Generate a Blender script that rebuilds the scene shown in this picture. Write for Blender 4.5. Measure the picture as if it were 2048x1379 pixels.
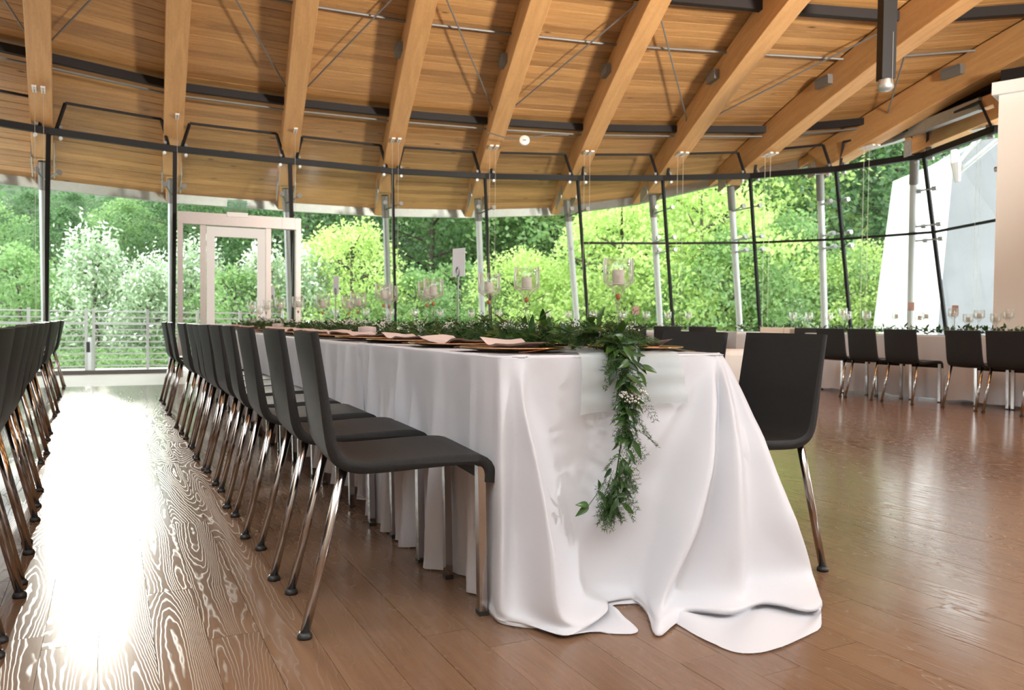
import bpy, bmesh, math, random
import numpy as np
from mathutils import Vector, Matrix

# ------------------------------------------------------------------ camera, sky, sun, lights, exposure
for o in list(bpy.data.objects):
    bpy.data.objects.remove(o, do_unlink=True)
scene = bpy.context.scene
C = bpy.context.collection
F = 1585.0                      # focal length in pixels of the 2048 px wide frame
HC = 0.815                      # eye height
YAW = math.radians(27.0)
PITCH = math.atan(44.75 / F)
ROLL = math.atan(0.0105)
cy, sy = math.cos(YAW), math.sin(YAW)
cd = bpy.data.cameras.new('camera')
cd.sensor_width = 36.0
cd.lens = F / 2048.0 * 36.0
cd.clip_start = 0.05
cd.clip_end = 400.0
cd.dof.use_dof = True
cd.dof.focus_distance = 2.9
cd.dof.aperture_fstop = 5.0
cam = bpy.data.objects.new('camera', cd)
C.objects.link(cam)
cam.location = (0, 0, HC)
RM = Matrix.Rotation(-YAW, 3, 'Z') @ Matrix.Rotation(math.pi / 2 - PITCH, 3, 'X') @ Matrix.Rotation(ROLL, 3, 'Z')
cam.rotation_euler = RM.to_euler()
scene.camera = cam

world = bpy.data.worlds.new('sky')
scene.world = world
world.use_nodes = True
wn = world.node_tree.nodes
bg = wn['Background']
bg.inputs['Color'].default_value = (0.93, 0.97, 1.0, 1)
bg.inputs['Strength'].default_value = 3.9

SUN_EL, SUN_AZ = math.radians(11.7), math.radians(-0.8)     # azimuth measured from +Y (down the aisle)
sl = bpy.data.lights.new('sun', 'SUN')
sl.energy = 2.3
sl.color = (1.0, 0.95, 0.86)
sl.angle = math.radians(1.2)
sun = bpy.data.objects.new('sun', sl)
C.objects.link(sun)
sd = Vector((math.sin(SUN_AZ) * math.cos(SUN_EL), math.cos(SUN_AZ) * math.cos(SUN_EL), math.sin(SUN_EL)))
sun.rotation_euler = sd.to_track_quat('Z', 'Y').to_euler()

al = bpy.data.lights.new('added_cloth_light', 'AREA')               # added unseen light behind the camera on the right, for the cloth front
al.energy = 88.0
al.color = (0.95, 0.97, 1.0)
al.shape = 'DISK'
al.size = 0.22
alo = bpy.data.objects.new('added_cloth_light', al)
C.objects.link(alo)
alo.location = (5.6, -0.75, 2.4)
alo.rotation_euler = (Vector((5.6, -0.75, 2.4)) - Vector((1.4, 2.0, 0.5))).to_track_quat('Z', 'Y').to_euler()

ul = bpy.data.lights.new('roof_bounce_fill', 'AREA')             # added unseen fill behind the camera, washing the wooden roof like bounced flash
ul.energy = 400.0
ul.spread = math.radians(80)
ul.color = (1.0, 0.93, 0.84)
ul.shape = 'DISK'
ul.size = 0.8
ulo = bpy.data.objects.new('roof_bounce_fill', ul)
C.objects.link(ulo)
ulo.location = (5.3, -1.7, 2.3)
ulo.rotation_euler = (Vector((5.3, -1.7, 2.3)) - Vector((5.4, 7.0, 6.2))).to_track_quat('Z', 'Y').to_euler()

vs = scene.view_settings
vs.view_transform = 'Standard'
vs.look = 'None'
vs.gamma = 1.0
vs.use_curve_mapping = False
vs.exposure = 0.34

cs = scene.cycles
cs.max_bounces = 6
cs.use_light_tree = False
cs.adaptive_threshold = 0.08
cs.diffuse_bounces = 3
cs.glossy_bounces = 3
cs.transmission_bounces = 4
cs.transparent_max_bounces = 16
cs.caustics_reflective = False
cs.caustics_refractive = False

rnd = random.Random(7)
nr = np.random.default_rng(11)

# ------------------------------------------------------------------ geometry helpers
def ray(px, py):
    return RM @ Vector(((px - 1024) / F, -(py - 689.5) / F, -1.0))
def atz(px, py, z):                       # pixel -> point on the horizontal plane z
    r = ray(px, py)
    return Vector((0, 0, HC)) + r * ((z - HC) / r.z)
def cw(xc, zc, z=0.0):                    # (right of the camera, ahead of the camera) -> world
    return Vector((xc * cy + zc * sy, zc * cy - xc * sy, z))
def col(px, Y, z=0.0):                    # image column + world Y -> world point
    k = (px - 1024) / F
    return Vector((Y * (sy + k * cy) / (cy - k * sy), Y, z))
def colx(px, X, z=0.0):                   # image column + world X -> world point
    k = (px - 1024) / F
    return Vector((X, X / ((sy + k * cy) / (cy - k * sy)), z))

class MB:
    def __init__(s):
        s.v, s.f, s.uv = [], [], []
    def add(s, vs_, fs, uvs=None):
        n = len(s.v)
        s.v += [tuple(p) for p in vs_]
        s.f += [tuple(i + n for i in f) for f in fs]
        s.uv += list(uvs) if uvs else [(0, 0)] * len(vs_)
        return s
    def box(s, cx, cy_, cz, sx, sy_, sz, rz=0.0):
        m = Matrix.Rotation(rz, 3, 'Z')
        ps = []
        for dz in (-.5, .5):
            for dy in (-.5, .5):
                for dx in (-.5, .5):
                    q = m @ Vector((dx * sx, dy * sy_, dz * sz))
                    ps.append((cx + q.x, cy_ + q.y, cz + q.z))
        return s.add(ps, BOXF)
    def board(s, p0, p1, wv, tv, u0=0.0, v0=0.0):   # a bar from p0 to p1, full width vector wv, full thickness vector tv
        p0, p1, wv, tv = Vector(p0), Vector(p1), Vector(wv), Vector(tv)
        L, W = (p1 - p0).length, wv.length
        ps, uv = [], []
        for t in (-.5, .5):
            for w in (-.5, .5):
                for e in (0, 1):
                    ps.append((p1 if e else p0) + wv * w + tv * t)
                    uv.append((u0 + e * L, v0 + (w + .5) * W + (t + .5) * tv.length))
        return s.add(ps, BOXF, uv)
    def bar(s, p0, p1, w, h=None, up=(0, 0, 1)):
        p0, p1 = Vector(p0), Vector(p1)
        d = (p1 - p0).normalized()
        u = Vector(up)
        if abs(d.dot(u)) > .98:
            u = Vector((1, 0, 0))
        sd_ = d.cross(u).normalized()
        return s.board(p0, p1, sd_ * w, sd_.cross(d).normalized() * (h or w))
    def tube(s, path, r, seg=8, cap=True):
        path = [Vector(p) for p in path]
        rs = r if isinstance(r, (list, tuple)) else [r] * len(path)
        n0 = len(s.v)
        ps, fs, uv = [], [], []
        ref = None
        acc = 0
        for i, p in enumerate(path):
            d = (path[min(i + 1, len(path) - 1)] - path[max(i - 1, 0)]).normalized()
            if ref is None:
                ref = Vector((0, 0, 1)) if abs(d.z) < .9 else Vector((1, 0, 0))
            a = d.cross(ref).normalized()
            b = a.cross(d).normalized()
            ref = b
            if i: acc += (p - path[i - 1]).length
            for k in range(seg):
                t = 2 * math.pi * k / seg
                ps.append(p + (a * math.cos(t) + b * math.sin(t)) * rs[i])
                uv.append((acc, k / seg))
        for i in range(len(path) - 1):
            for k in range(seg):
                k2 = (k + 1) % seg
                fs.append((i * seg + k, i * seg + k2, (i + 1) * seg + k2, (i + 1) * seg + k))
        if cap:
            fs.append(tuple(reversed(range(seg))))
            m = (len(path) - 1) * seg
            fs.append(tuple(m + k for k in range(seg)))
        return s.add(ps, fs, uv)
    def lathe(s, prof, seg=24, c=(0, 0, 0)):        # prof: (radius, z) list
        ps, fs = [], []
        for r, z in prof:
            for k in range(seg):
                t = 2 * math.pi * k / seg
                ps.append((c[0] + r * math.cos(t), c[1] + r * math.sin(t), c[2] + z))
        for i in range(len(prof) - 1):
            for k in range(seg):
                k2 = (k + 1) % seg
                fs.append((i * seg + k, i * seg + k2, (i + 1) * seg + k2, (i + 1) * seg + k))
        return s.add(ps, fs)
    def grid(s, rows, closed=False, uvs=None):
        n, m = len(rows), len(rows[0])
        ps = [p for r in rows for p in r]
        fs = []
        for i in range(n - 1):
            for j in range(m if closed else m - 1):
                j2 = (j + 1) % m
                fs.append((i * m + j, i * m + j2, (i + 1) * m + j2, (i + 1) * m + j))
        return s.add(ps, fs, uvs)
    def mesh(s, name, mat, smooth=False):
        me = bpy.data.meshes.new(name)
        me.from_pydata(s.v, [], s.f)
        if any(u != (0, 0) for u in s.uv):
            uvl = me.uv_layers.new(name='UVMap')
            li = np.empty(len(me.loops), dtype=np.int32)
            me.loops.foreach_get('vertex_index', li)
            arr = np.array(s.uv, dtype=np.float32)[li]
            uvl.data.foreach_set('uv', arr.ravel())
        if mat: me.materials.append(mat)
        if smooth:
            me.polygons.foreach_set('use_smooth', [True] * len(me.polygons))
        me.update()
        return me
    def build(s, name, mat, parent=None, smooth=False, solid=None, bevel=None, autos=None):
        o = link(name, s.mesh(name, mat, smooth), parent)
        if bevel:
            b = o.modifiers.new('bevel', 'BEVEL'); b.width = bevel; b.segments = 2; b.limit_method = 'ANGLE'
        if autos:
            for p in o.data.polygons: p.use_smooth = True
            o.data.set_sharp_from_angle(angle=math.radians(autos))
        return o
BOXF = [(0, 2, 3, 1), (4, 5, 7, 6), (0, 1, 5, 4), (2, 6, 7, 3), (0, 4, 6, 2), (1, 3, 7, 5)]

def link(name, data, parent=None):
    o = bpy.data.objects.new(name, data)
    C.objects.link(o)
    if parent: o.parent = parent
    return o
def empty(name, loc=(0, 0, 0), rz=0.0):
    o = bpy.data.objects.new(name, None)
    C.objects.link(o)
    o.empty_display_size = .1
    o.location = loc
    o.rotation_euler = (0, 0, rz)
    return o
def tag(o, label, cat=None, group=None, kind=None):
    if label: o['label'] = label
    if cat: o['category'] = cat
    if group: o['group'] = group
    if kind: o['kind'] = kind
    return o
def struct(o, label=None):
    o['kind'] = 'structure'
    if label: o['label'] = label
    return o
def kids(o):
    return [c for c in C.objects if c.parent == o]
def copy_tree(o, tree, parent=None):          # tree: {object: [children]} recorded once
    c = o.copy()
    C.objects.link(c)
    c.parent = parent
    for ch in tree.get(o, []):
        copy_tree(ch, tree, c)
    return c
def tree_of(o):
    t = {}
    for c in o.children_recursive:
        t.setdefault(c.parent, []).append(c)
    return t
ORD = ['first', 'second', 'third', 'fourth', 'fifth', 'sixth', 'seventh', 'eighth', 'ninth', 'tenth', 'eleventh', 'twelfth',
       'thirteenth', 'fourteenth', 'fifteenth', 'sixteenth', 'seventeenth', 'eighteenth', 'nineteenth', 'twentieth']

# ------------------------------------------------------------------ materials
def new_mat(name):
    m = bpy.data.materials.new(name)
    m.use_nodes = True
    nt = m.node_tree
    return m, nt, nt.nodes['Principled BSDF'], nt.nodes['Material Output']
def pmat(name, color, rough=.5, metal=0.0, noise=0.0, nscale=30.0, bump=0.0, spec=None, sheen=0.0, coat=0.0):
    m, nt, b, out = new_mat(name)
    b.inputs['Base Color'].default_value = (*color, 1)
    b.inputs['Roughness'].default_value = rough
    b.inputs['Metallic'].default_value = metal
    if spec is not None: b.inputs['Specular IOR Level'].default_value = spec
    if sheen: b.inputs['Sheen Weight'].default_value = sheen
    if coat: b.inputs['Coat Weight'].default_value = coat
    if noise or bump:
        tc = nt.nodes.new('ShaderNodeTexCoord')
        n = nt.nodes.new('ShaderNodeTexNoise')
        n.inputs['Scale'].default_value = nscale
        n.inputs['Detail'].default_value = 4
        nt.links.new(tc.outputs['Object'], n.inputs['Vector'])
        if noise:
            mx = nt.nodes.new('ShaderNodeMix'); mx.data_type = 'RGBA'
            mx.inputs['A'].default_value = (*[c * (1 - noise) for c in color], 1)
            mx.inputs['B'].default_value = (*[min(1, c * (1 + noise)) for c in color], 1)
            nt.links.new(n.outputs['Fac'], mx.inputs['Factor'])
            nt.links.new(mx.outputs['Result'], b.inputs['Base Color'])
        if bump:
            bp = nt.nodes.new('ShaderNodeBump')
            bp.inputs['Strength'].default_value = bump
            bp.inputs['Distance'].default_value = .01
            nt.links.new(n.outputs['Fac'], bp.inputs['Height'])
            nt.links.new(bp.outputs['Normal'], b.inputs['Normal'])
    return m
def math_node(nt, op, a, b=None):
    n = nt.nodes.new('ShaderNodeMath'); n.operation = op
    for i, x in enumerate((a, b)):
        if x is None: continue
        if isinstance(x, (int, float)): n.inputs[i].default_value = x
        else: nt.links.new(x, n.inputs[i])
    return n.outputs[0]
def wood_mat(name, dark, light, rough, su, sv, rings, ring_amt, bump, tone_amt, knots=0.0, rough_var=0.0, coat=0.0, line_light=None):
    m, nt, b, out = new_mat(name)
    L = nt.links
    uv = nt.nodes.new('ShaderNodeUVMap')
    oi = nt.nodes.new('ShaderNodeObjectInfo')
    ge = nt.nodes.new('ShaderNodeNewGeometry')
    tone = math_node(nt, 'FRACT', math_node(nt, 'ADD', math_node(nt, 'MULTIPLY', oi.outputs['Random'], 7.13), math_node(nt, 'MULTIPLY', ge.outputs['Random Per Island'], 3.71)))
    mp = nt.nodes.new('ShaderNodeMapping')
    mp.inputs['Scale'].default_value = (su, sv, 1)
    L.new(uv.outputs[0], mp.inputs['Vector'])
    n1 = nt.nodes.new('ShaderNodeTexNoise')
    n1.inputs['Scale'].default_value = 1.0; n1.inputs['Detail'].default_value = 1.5; n1.inputs['Roughness'].default_value = .45
    L.new(mp.outputs[0], n1.inputs['Vector'])
    # contour lines of a stretched noise = cathedral grain
    mpj = nt.nodes.new('ShaderNodeMapping'); mpj.inputs['Scale'].default_value = (su * 30, sv * 12, 1)
    L.new(uv.outputs[0], mpj.inputs['Vector'])
    nj = nt.nodes.new('ShaderNodeTexNoise'); nj.inputs['Scale'].default_value = 1.0; nj.inputs['Detail'].default_value = 0
    L.new(mpj.outputs[0], nj.inputs['Vector'])
    wv = math_node(nt, 'ADD', n1.outputs['Fac'], math_node(nt, 'MULTIPLY', nj.outputs['Fac'], .6 / rings))
    w = math_node(nt, 'FRACT', math_node(nt, 'MULTIPLY', wv, rings))
    tri = math_node(nt, 'ABSOLUTE', math_node(nt, 'SUBTRACT', math_node(nt, 'MULTIPLY', w, 2.0), 1.0))
    mp2 = nt.nodes.new('ShaderNodeMapping')
    mp2.inputs['Scale'].default_value = (su * 6, sv * 14, 1)
    L.new(uv.outputs[0], mp2.inputs['Vector'])
    n2 = nt.nodes.new('ShaderNodeTexNoise')
    n2.inputs['Scale'].default_value = 1.0; n2.inputs['Detail'].default_value = 2
    L.new(mp2.outputs[0], n2.inputs['Vector'])
    fac = math_node(nt, 'ADD', math_node(nt, 'MULTIPLY', tri, ring_amt), math_node(nt, 'MULTIPLY', n2.outputs['Fac'], 1 - ring_amt))
    fac = math_node(nt, 'ADD', fac, math_node(nt, 'MULTIPLY', math_node(nt, 'SUBTRACT', tone, .5), tone_amt))
    mx = nt.nodes.new('ShaderNodeMix'); mx.data_type = 'RGBA'; mx.clamp_factor = True
    mx.inputs['A'].default_value = (*dark, 1); mx.inputs['B'].default_value = (*light, 1)
    L.new(fac, mx.inputs['Factor'])
    cur = mx.outputs['Result']
    if knots:
        mp3 = nt.nodes.new('ShaderNodeMapping'); mp3.inputs['Scale'].default_value = (1.6, 4.5, 1)
        L.new(uv.outputs[0], mp3.inputs['Vector'])
        vo = nt.nodes.new('ShaderNodeTexVoronoi'); vo.inputs['Scale'].default_value = 1.0; vo.inputs['Randomness'].default_value = 1.0
        L.new(mp3.outputs[0], vo.inputs['Vector'])
        kr = nt.nodes.new('ShaderNodeMapRange')
        kr.inputs['From Min'].default_value = .04; kr.inputs['From Max'].default_value = .11
        kr.inputs['To Min'].default_value = knots; kr.inputs['To Max'].default_value = 0
        L.new(vo.outputs['Distance'], kr.inputs['Value'])
        mk = nt.nodes.new('ShaderNodeMix'); mk.data_type = 'RGBA'
        mk.inputs['B'].default_value = (dark[0] * .22, dark[1] * .18, dark[2] * .15, 1)
        L.new(cur, mk.inputs['A']); L.new(kr.outputs[0], mk.inputs['Factor'])
        cur = mk.outputs['Result']
    if line_light:
        th = nt.nodes.new('ShaderNodeMapRange')
        th.inputs['From Min'].default_value = .05; th.inputs['From Max'].default_value = .42
        th.inputs['To Min'].default_value = line_light; th.inputs['To Max'].default_value = 0
        L.new(tri, th.inputs['Value'])
        ml = nt.nodes.new('ShaderNodeMix'); ml.data_type = 'RGBA'
        ml.inputs['B'].default_value = (.62, .5, .42, 1)
        L.new(cur, ml.inputs['A']); L.new(th.outputs[0], ml.inputs['Factor'])
        cur = ml.outputs['Result']
    L.new(cur, b.inputs['Base Color'])
    if rough_var:
        rr = nt.nodes.new('ShaderNodeMapRange')
        rr.inputs['To Min'].default_value = rough - rough_var; rr.inputs['To Max'].default_value = rough + rough_var
        rr.inputs['From Min'].default_value = .45; rr.inputs['From Max'].default_value = .05
        L.new(tri, rr.inputs['Value']); L.new(rr.outputs[0], b.inputs['Roughness'])
    else:
        b.inputs['Roughness'].default_value = rough
    if bump:
        bp = nt.nodes.new('ShaderNodeBump'); bp.inputs['Strength'].default_value = bump; bp.inputs['Distance'].default_value = .004
        hh = math_node(nt, 'MINIMUM', math_node(nt, 'MULTIPLY', tri, 2.5), 1.0) if rough_var else tri
        L.new(math_node(nt, 'ADD', hh, math_node(nt, 'MULTIPLY', n2.outputs['Fac'], .3)), bp.inputs['Height'])
        L.new(bp.outputs['Normal'], b.inputs['Normal'])
    if coat: b.inputs['Coat Weight'].default_value = coat
    return m
def schlick(nt, f0, f1, normal=None):
    lw = nt.nodes.new('ShaderNodeLayerWeight'); lw.inputs['Blend'].default_value = .5
    if normal: nt.links.new(normal, lw.inputs['Normal'])
    return math_node(nt, 'ADD', math_node(nt, 'MULTIPLY', math_node(nt, 'POWER', lw.outputs['Facing'], 5.0), f1), f0)
def glass_pane(name, tint, haze):
    m, nt, b, out = new_mat(name)
    nt.nodes.remove(b)
    tr = nt.nodes.new('ShaderNodeBsdfTransparent'); tr.inputs[0].default_value = (*tint, 1)
    gl = nt.nodes.new('ShaderNodeBsdfGlossy'); gl.inputs['Roughness'].default_value = .02
    mx = nt.nodes.new('ShaderNodeMixShader')
    nt.links.new(schlick(nt, .026, .8), mx.inputs[0]); nt.links.new(tr.outputs[0], mx.inputs[1]); nt.links.new(gl.outputs[0], mx.inputs[2])
    df = nt.nodes.new('ShaderNodeBsdfTranslucent'); df.inputs[0].default_value = (.9, .95, .92, 1)
    m2 = nt.nodes.new('ShaderNodeMixShader'); m2.inputs[0].default_value = haze
    nt.links.new(mx.outputs[0], m2.inputs[1]); nt.links.new(df.outputs[0], m2.inputs[2])
    nt.links.new(m2.outputs[0], out.inputs['Surface'])
    return m
def leaf_mat(name, c1, c2, trans=.45, rough=.45, tip=None):
    m, nt, b, out = new_mat(name)
    ge = nt.nodes.new('ShaderNodeNewGeometry'); oi = nt.nodes.new('ShaderNodeObjectInfo')
    fac = math_node(nt, 'FRACT', math_node(nt, 'ADD', ge.outputs['Random Per Island'], oi.outputs['Random']))
    mx = nt.nodes.new('ShaderNodeMix'); mx.data_type = 'RGBA'
    mx.inputs['A'].default_value = (*c1, 1); mx.inputs['B'].default_value = (*c2, 1)
    nt.links.new(fac, mx.inputs['Factor'])
    nt.links.new(mx.outputs['Result'], b.inputs['Base Color'])
    b.inputs['Roughness'].default_value = rough
    tl = nt.nodes.new('ShaderNodeBsdfTranslucent')
    hs = nt.nodes.new('ShaderNodeHueSaturation'); hs.inputs['Value'].default_value = 1.25; hs.inputs['Saturation'].default_value = 1.05
    nt.links.new(mx.outputs['Result'], hs.inputs['Color']); nt.links.new(hs.outputs[0], tl.inputs[0])
    ms = nt.nodes.new('ShaderNodeMixShader'); ms.inputs[0].default_value = trans
    nt.links.new(b.outputs[0], ms.inputs[1]); nt.links.new(tl.outputs[0], ms.inputs[2])
    nt.links.new(ms.outputs[0], out.inputs['Surface'])
    return m
def cloth_mat(name, color, rough=.55, trans=.12, sheen=.2, weave=0.0, alpha=1.0):
    m, nt, b, out = new_mat(name)
    b.inputs['Base Color'].default_value = (*color, 1)
    b.inputs['Roughness'].default_value = rough
    b.inputs['Sheen Weight'].default_value = sheen
    tc = nt.nodes.new('ShaderNodeTexCoord')
    n = nt.nodes.new('ShaderNodeTexNoise'); n.inputs['Scale'].default_value = 22; n.inputs['Detail'].default_value = 5
    nt.links.new(tc.outputs['Object'], n.inputs['Vector'])
    bp = nt.nodes.new('ShaderNodeBump'); bp.inputs['Strength'].default_value = .10 + weave; bp.inputs['Distance'].default_value = .006
    nt.links.new(n.outputs['Fac'], bp.inputs['Height']); nt.links.new(bp.outputs[0], b.inputs['Normal'])
    tl = nt.nodes.new('ShaderNodeBsdfTranslucent'); tl.inputs[0].default_value = (*color, 1)
    ms = nt.nodes.new('ShaderNodeMixShader'); ms.inputs[0].default_value = trans
    nt.links.new(b.outputs[0], ms.inputs[1]); nt.links.new(tl.outputs[0], ms.inputs[2])
    last = ms
    if alpha < 1:
        tp = nt.nodes.new('ShaderNodeBsdfTransparent')
        m3 = nt.nodes.new('ShaderNodeMixShader'); m3.inputs[0].default_value = alpha
        nt.links.new(tp.outputs[0], m3.inputs[1]); nt.links.new(ms.outputs[0], m3.inputs[2])
        last = m3
    nt.links.new(last.outputs[0], out.inputs['Surface'])
    return m

M = {}
M['floor'] = wood_mat('oak_floor', (.150, .077, .041), (.285, .162, .092), .22, .6, 6.0, 44.0, .18, .045, .28, rough_var=.07, line_light=.03)
M['pale_floor'] = pmat('pale_flooring', (.62, .58, .50), .35, noise=.12, nscale=3)
M['beam'] = wood_mat('glulam', (.44, .215, .072), (.66, .36, .14), .5, .5, 5.0, 5.0, .35, .04, .10)
M['deck'] = wood_mat('cedar_deck', (.30, .145, .046), (.58, .31, .11), .5, .8, 9.0, 5.0, .4, .05, .62, knots=.9)
M['steel_dark'] = pmat('dark_painted_steel', (.016, .012, .011), .55, 0, spec=.25)
M['black'] = pmat('black_frame', (.008, .007, .007), .5, 0, spec=.25)
M['steel'] = pmat('galvanised_steel', (.42, .43, .42), .42, .75, noise=.15, nscale=18)
M['steel_light'] = pmat('light_grey_paint', (.62, .64, .64), .45, .25)
M['stainless'] = pmat('brushed_stainless', (.40, .35, .33), .42, .6, noise=.08, nscale=40)
M['white'] = pmat('white_paint', (.86, .85, .83), .5)
M['cream'] = pmat('cream_wall', (.86, .84, .79), .6)
M['blocker_brown'] = pmat('brown_blocker_wall', (.22, .12, .06), .6, noise=.2, nscale=4)  # dark brown chosen so the added left wall throws back less light
M['plastic_white'] = pmat('white_plastic', (.85, .83, .80), .4)
M['pane'] = glass_pane('window_glass', (.91, .945, .92), .006)
M['pane_up'] = glass_pane('upper_glass', (.88, .90, .88), .003)
M['shell'] = pmat('charcoal_chair_shell', (.026, .025, .024), .50, spec=.22, noise=.35, nscale=420, bump=.25)
M['chrome'] = pmat('polished_chrome', (.55, .52, .50), .12, 1.0)
M['rubber'] = pmat('dark_glide', (.05, .048, .046), .45, .4)
M['cloth'] = cloth_mat('white_satin_cloth', (.80, .79, .82), .5)
M['runner'] = cloth_mat('sheer_mint_runner', (.72, .78, .76), .35, trans=.4, alpha=.62, weave=.25)
M['napkin'] = cloth_mat('blush_napkin', (.78, .60, .54), .6)
M['gold'] = pmat('copper_gold', (.74, .40, .20), .22, 1.0)
M['charger'] = pmat('bronze_charger', (.15, .075, .045), .28, .85)
M['wax'] = pmat('ivory_wax', (.88, .80, .68), .5)
M['bead'] = pmat('amber_bead', (.62, .22, .08), .2, 0)
M['card'] = pmat('white_card', (.86, .86, .86), .6)
M['card_dark'] = pmat('pink_card', (.45, .27, .22), .6)
M['bowl'] = pmat('blush_ceramic', (.74, .56, .52), .35, noise=.08, nscale=40)
M['wire'] = pmat('pale_cable', (.62, .57, .50), .4, .3)
M['bracket'] = pmat('grey_bracket', (.20, .19, .175), .5, .4)
M['concrete'] = pmat('concrete', (.20, .205, .21), .8, noise=.18, nscale=1.4)
M['terrace'] = pmat('pale_terrace_concrete', (.62, .58, .52), .8, noise=.1, nscale=3)
M['concrete_lit'] = pmat('lit_concrete', (.86, .86, .84), .8)  # white puts the blown-out light on this face into the colour
M['ground'] = pmat('woodland_ground', (.05, .08, .03), .9, noise=.5, nscale=.6)
M['bark'] = pmat('bark', (.09, .065, .05), .85, noise=.35, nscale=14, bump=.6)
M['upholstery'] = pmat('white_upholstery', (.85, .84, .81), .6)
M['green_glass'] = pmat('green_letters', (.02, .26, .12), .3)
M['cream_shell'] = pmat('cream_chair_shell', (.72, .62, .50), .45)
m, nt, b, out = new_mat('clear_glass')
nt.nodes.remove(b)
g = nt.nodes.new('ShaderNodeBsdfGlossy'); g.inputs['Roughness'].default_value = 0.04
tc_ = nt.nodes.new('ShaderNodeTexCoord'); nz_ = nt.nodes.new('ShaderNodeTexNoise'); nz_.inputs['Scale'].default_value = 45
bp0 = nt.nodes.new('ShaderNodeBump'); bp0.inputs['Strength'].default_value = .5; bp0.inputs['Distance'].default_value = .004
nt.links.new(tc_.outputs['Object'], nz_.inputs['Vector']); nt.links.new(nz_.outputs['Fac'], bp0.inputs['Height'])
nt.links.new(bp0.outputs[0], g.inputs['Normal'])
t_ = nt.nodes.new('ShaderNodeBsdfTransparent'); t_.inputs[0].default_value = (.985, .99, .985, 1)
ms_ = nt.nodes.new('ShaderNodeMixShader')
nt.links.new(schlick(nt, .09, .8, bp0.outputs[0]), ms_.inputs[0])
nt.links.new(t_.outputs[0], ms_.inputs[1]); nt.links.new(g.outputs[0], ms_.inputs[2])
lf = nt.nodes.new('ShaderNodeLayerWeight'); lf.inputs['Blend'].default_value = .5
tl_ = nt.nodes.new('ShaderNodeBsdfTranslucent'); tl_.inputs[0].default_value = (.95, .97, .95, 1)  # white rim colour standing in for light refracted at the glass edges
me_ = nt.nodes.new('ShaderNodeMixShader')
nt.links.new(math_node(nt, 'MULTIPLY', math_node(nt, 'POWER', lf.outputs['Facing'], 2.2), .85), me_.inputs[0])
nt.links.new(ms_.outputs[0], me_.inputs[1]); nt.links.new(tl_.outputs[0], me_.inputs[2]); nt.links.new(me_.outputs[0], out.inputs['Surface'])
M['glass'] = m
M['ruscus'] = leaf_mat('ruscus_leaf', (.015, .052, .011), (.066, .145, .028), .28, .32)
M['fern'] = leaf_mat('asparagus_fern', (.03, .075, .02), (.085, .16, .045), .25, .5)
M['stem'] = pmat('green_stem', (.04, .09, .02), .5)
M['flower'] = pmat('babys_breath', (.82, .78, .72), .6)
M['tree_dark'] = leaf_mat('dark_tree_leaf', (.05, .115, .045), (.135, .245, .09), .5)
M['tree_mid'] = leaf_mat('mid_tree_leaf', (.15, .28, .09), (.31, .45, .19), .55)
M['tree_lime'] = leaf_mat('lime_tree_leaf', (.36, .51, .15), (.62, .73, .32), .6)
M['tree_pale'] = leaf_mat('silver_shrub_leaf', (.26, .38, .22), (.55, .64, .44), .5)
M['blossom'] = pmat('white_blossom', (.75, .78, .70), .6)

# ------------------------------------------------------------------ plan of the curved glass wall
ZT = 3.2                                   # height of the black transom
TP = [(97, 262), (350, 298), (580, 322), (785, 342), (970, 352), (1155, 356), (1325, 356), (1500, 352), (1672, 338), (1848, 311)]
TOPS = [Vector((-3.75, 10.15, ZT)), Vector((-2.2, 11.22, ZT))] + [atz(x, y, ZT) for x, y in TP] + [Vector((9.50, 5.90, ZT))]
BASES = [Vector((-4.35, 11.1, 0)), Vector((-2.55, 12.3, 0))] + [cw(*q) for q in ((-6.6, 11.2), (-5.15, 12.03), (-3.54, 12.95), (-2.0, 13.7), (-.346, 14.05),
         (1.42, 14.1), (2.906, 14.0), (4.348, 13.7), (5.64, 13.0), (6.63, 11.9))] + [Vector((10.5, 5.6, 0))]
NB = len(TOPS)
ZB = ZT + .07                              # beam underside over the transom
DEPTH = .42                                # beam depth between transom and deck
BE = [((83, 248), (74, 20), .36), ((346, 292), (357, 20), .36), ((579, 316), (613, 20), .36), ((782, 333), (849, 20), .36), ((972, 345), (1076, 20), .36),
      ((1155, 353), (1312, 20), .345), ((1332, 352), (1583, 20), .30), ((1490, 349), (1916, 20), .255), ((1667, 334), (2027, 133), .23)]
BEAMS = []                                 # (glass point, inward unit direction, slope, outside length)
def hz(a, t):
    return ZB + a * t - (.010 * t * t if t > 0 else 0)
for b0, b1, a in BE:
    g0 = atz(*b0, ZB)
    r = ray(*b1)
    prev = None
    for k in range(3000):
        s = 1 + k * .005
        p = Vector((0, 0, HC)) + r * s
        t = math.hypot(p.x - g0.x, p.y - g0.y)
        f = p.z - hz(a, t)
        if prev is not None and prev * f < 0: break
        prev = f
    d = Vector((p.x - g0.x, p.y - g0.y, 0)).normalized()
    BEAMS.append((g0, d, a))
BEAMS = [(Vector((-3.75, 10.2, ZT)), Vector((math.sin(.25), -math.cos(.25), 0)), .36), (Vector((-2.2, 11.3, ZT)), Vector((math.sin(.14), -math.cos(.14), 0)), .36)] + BEAMS
BEAMS += [(TOPS[11] + Vector((0, -.05, 0)), Vector((.05, -1, 0)).normalized(), .21), (TOPS[12] + Vector((.1, -.2, 0)), Vector((.10, -1, 0)).normalized(), .20)]
LOUT = [2.2] * 6 + [2.1, 1.95, 1.7, 1.15, .75, .45, .4]
TIN = 12.5
def bp_(i, t, dz=0.0):                     # point on the underside of beam i at distance t inside the glass
    g0, d, a = BEAMS[i]
    p = g0 + d * t
    return Vector((p.x, p.y, hz(a, t) + dz))
def outt(i, t):
    return t if t >= 0 else t * LOUT[i] / 2.2

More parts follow.
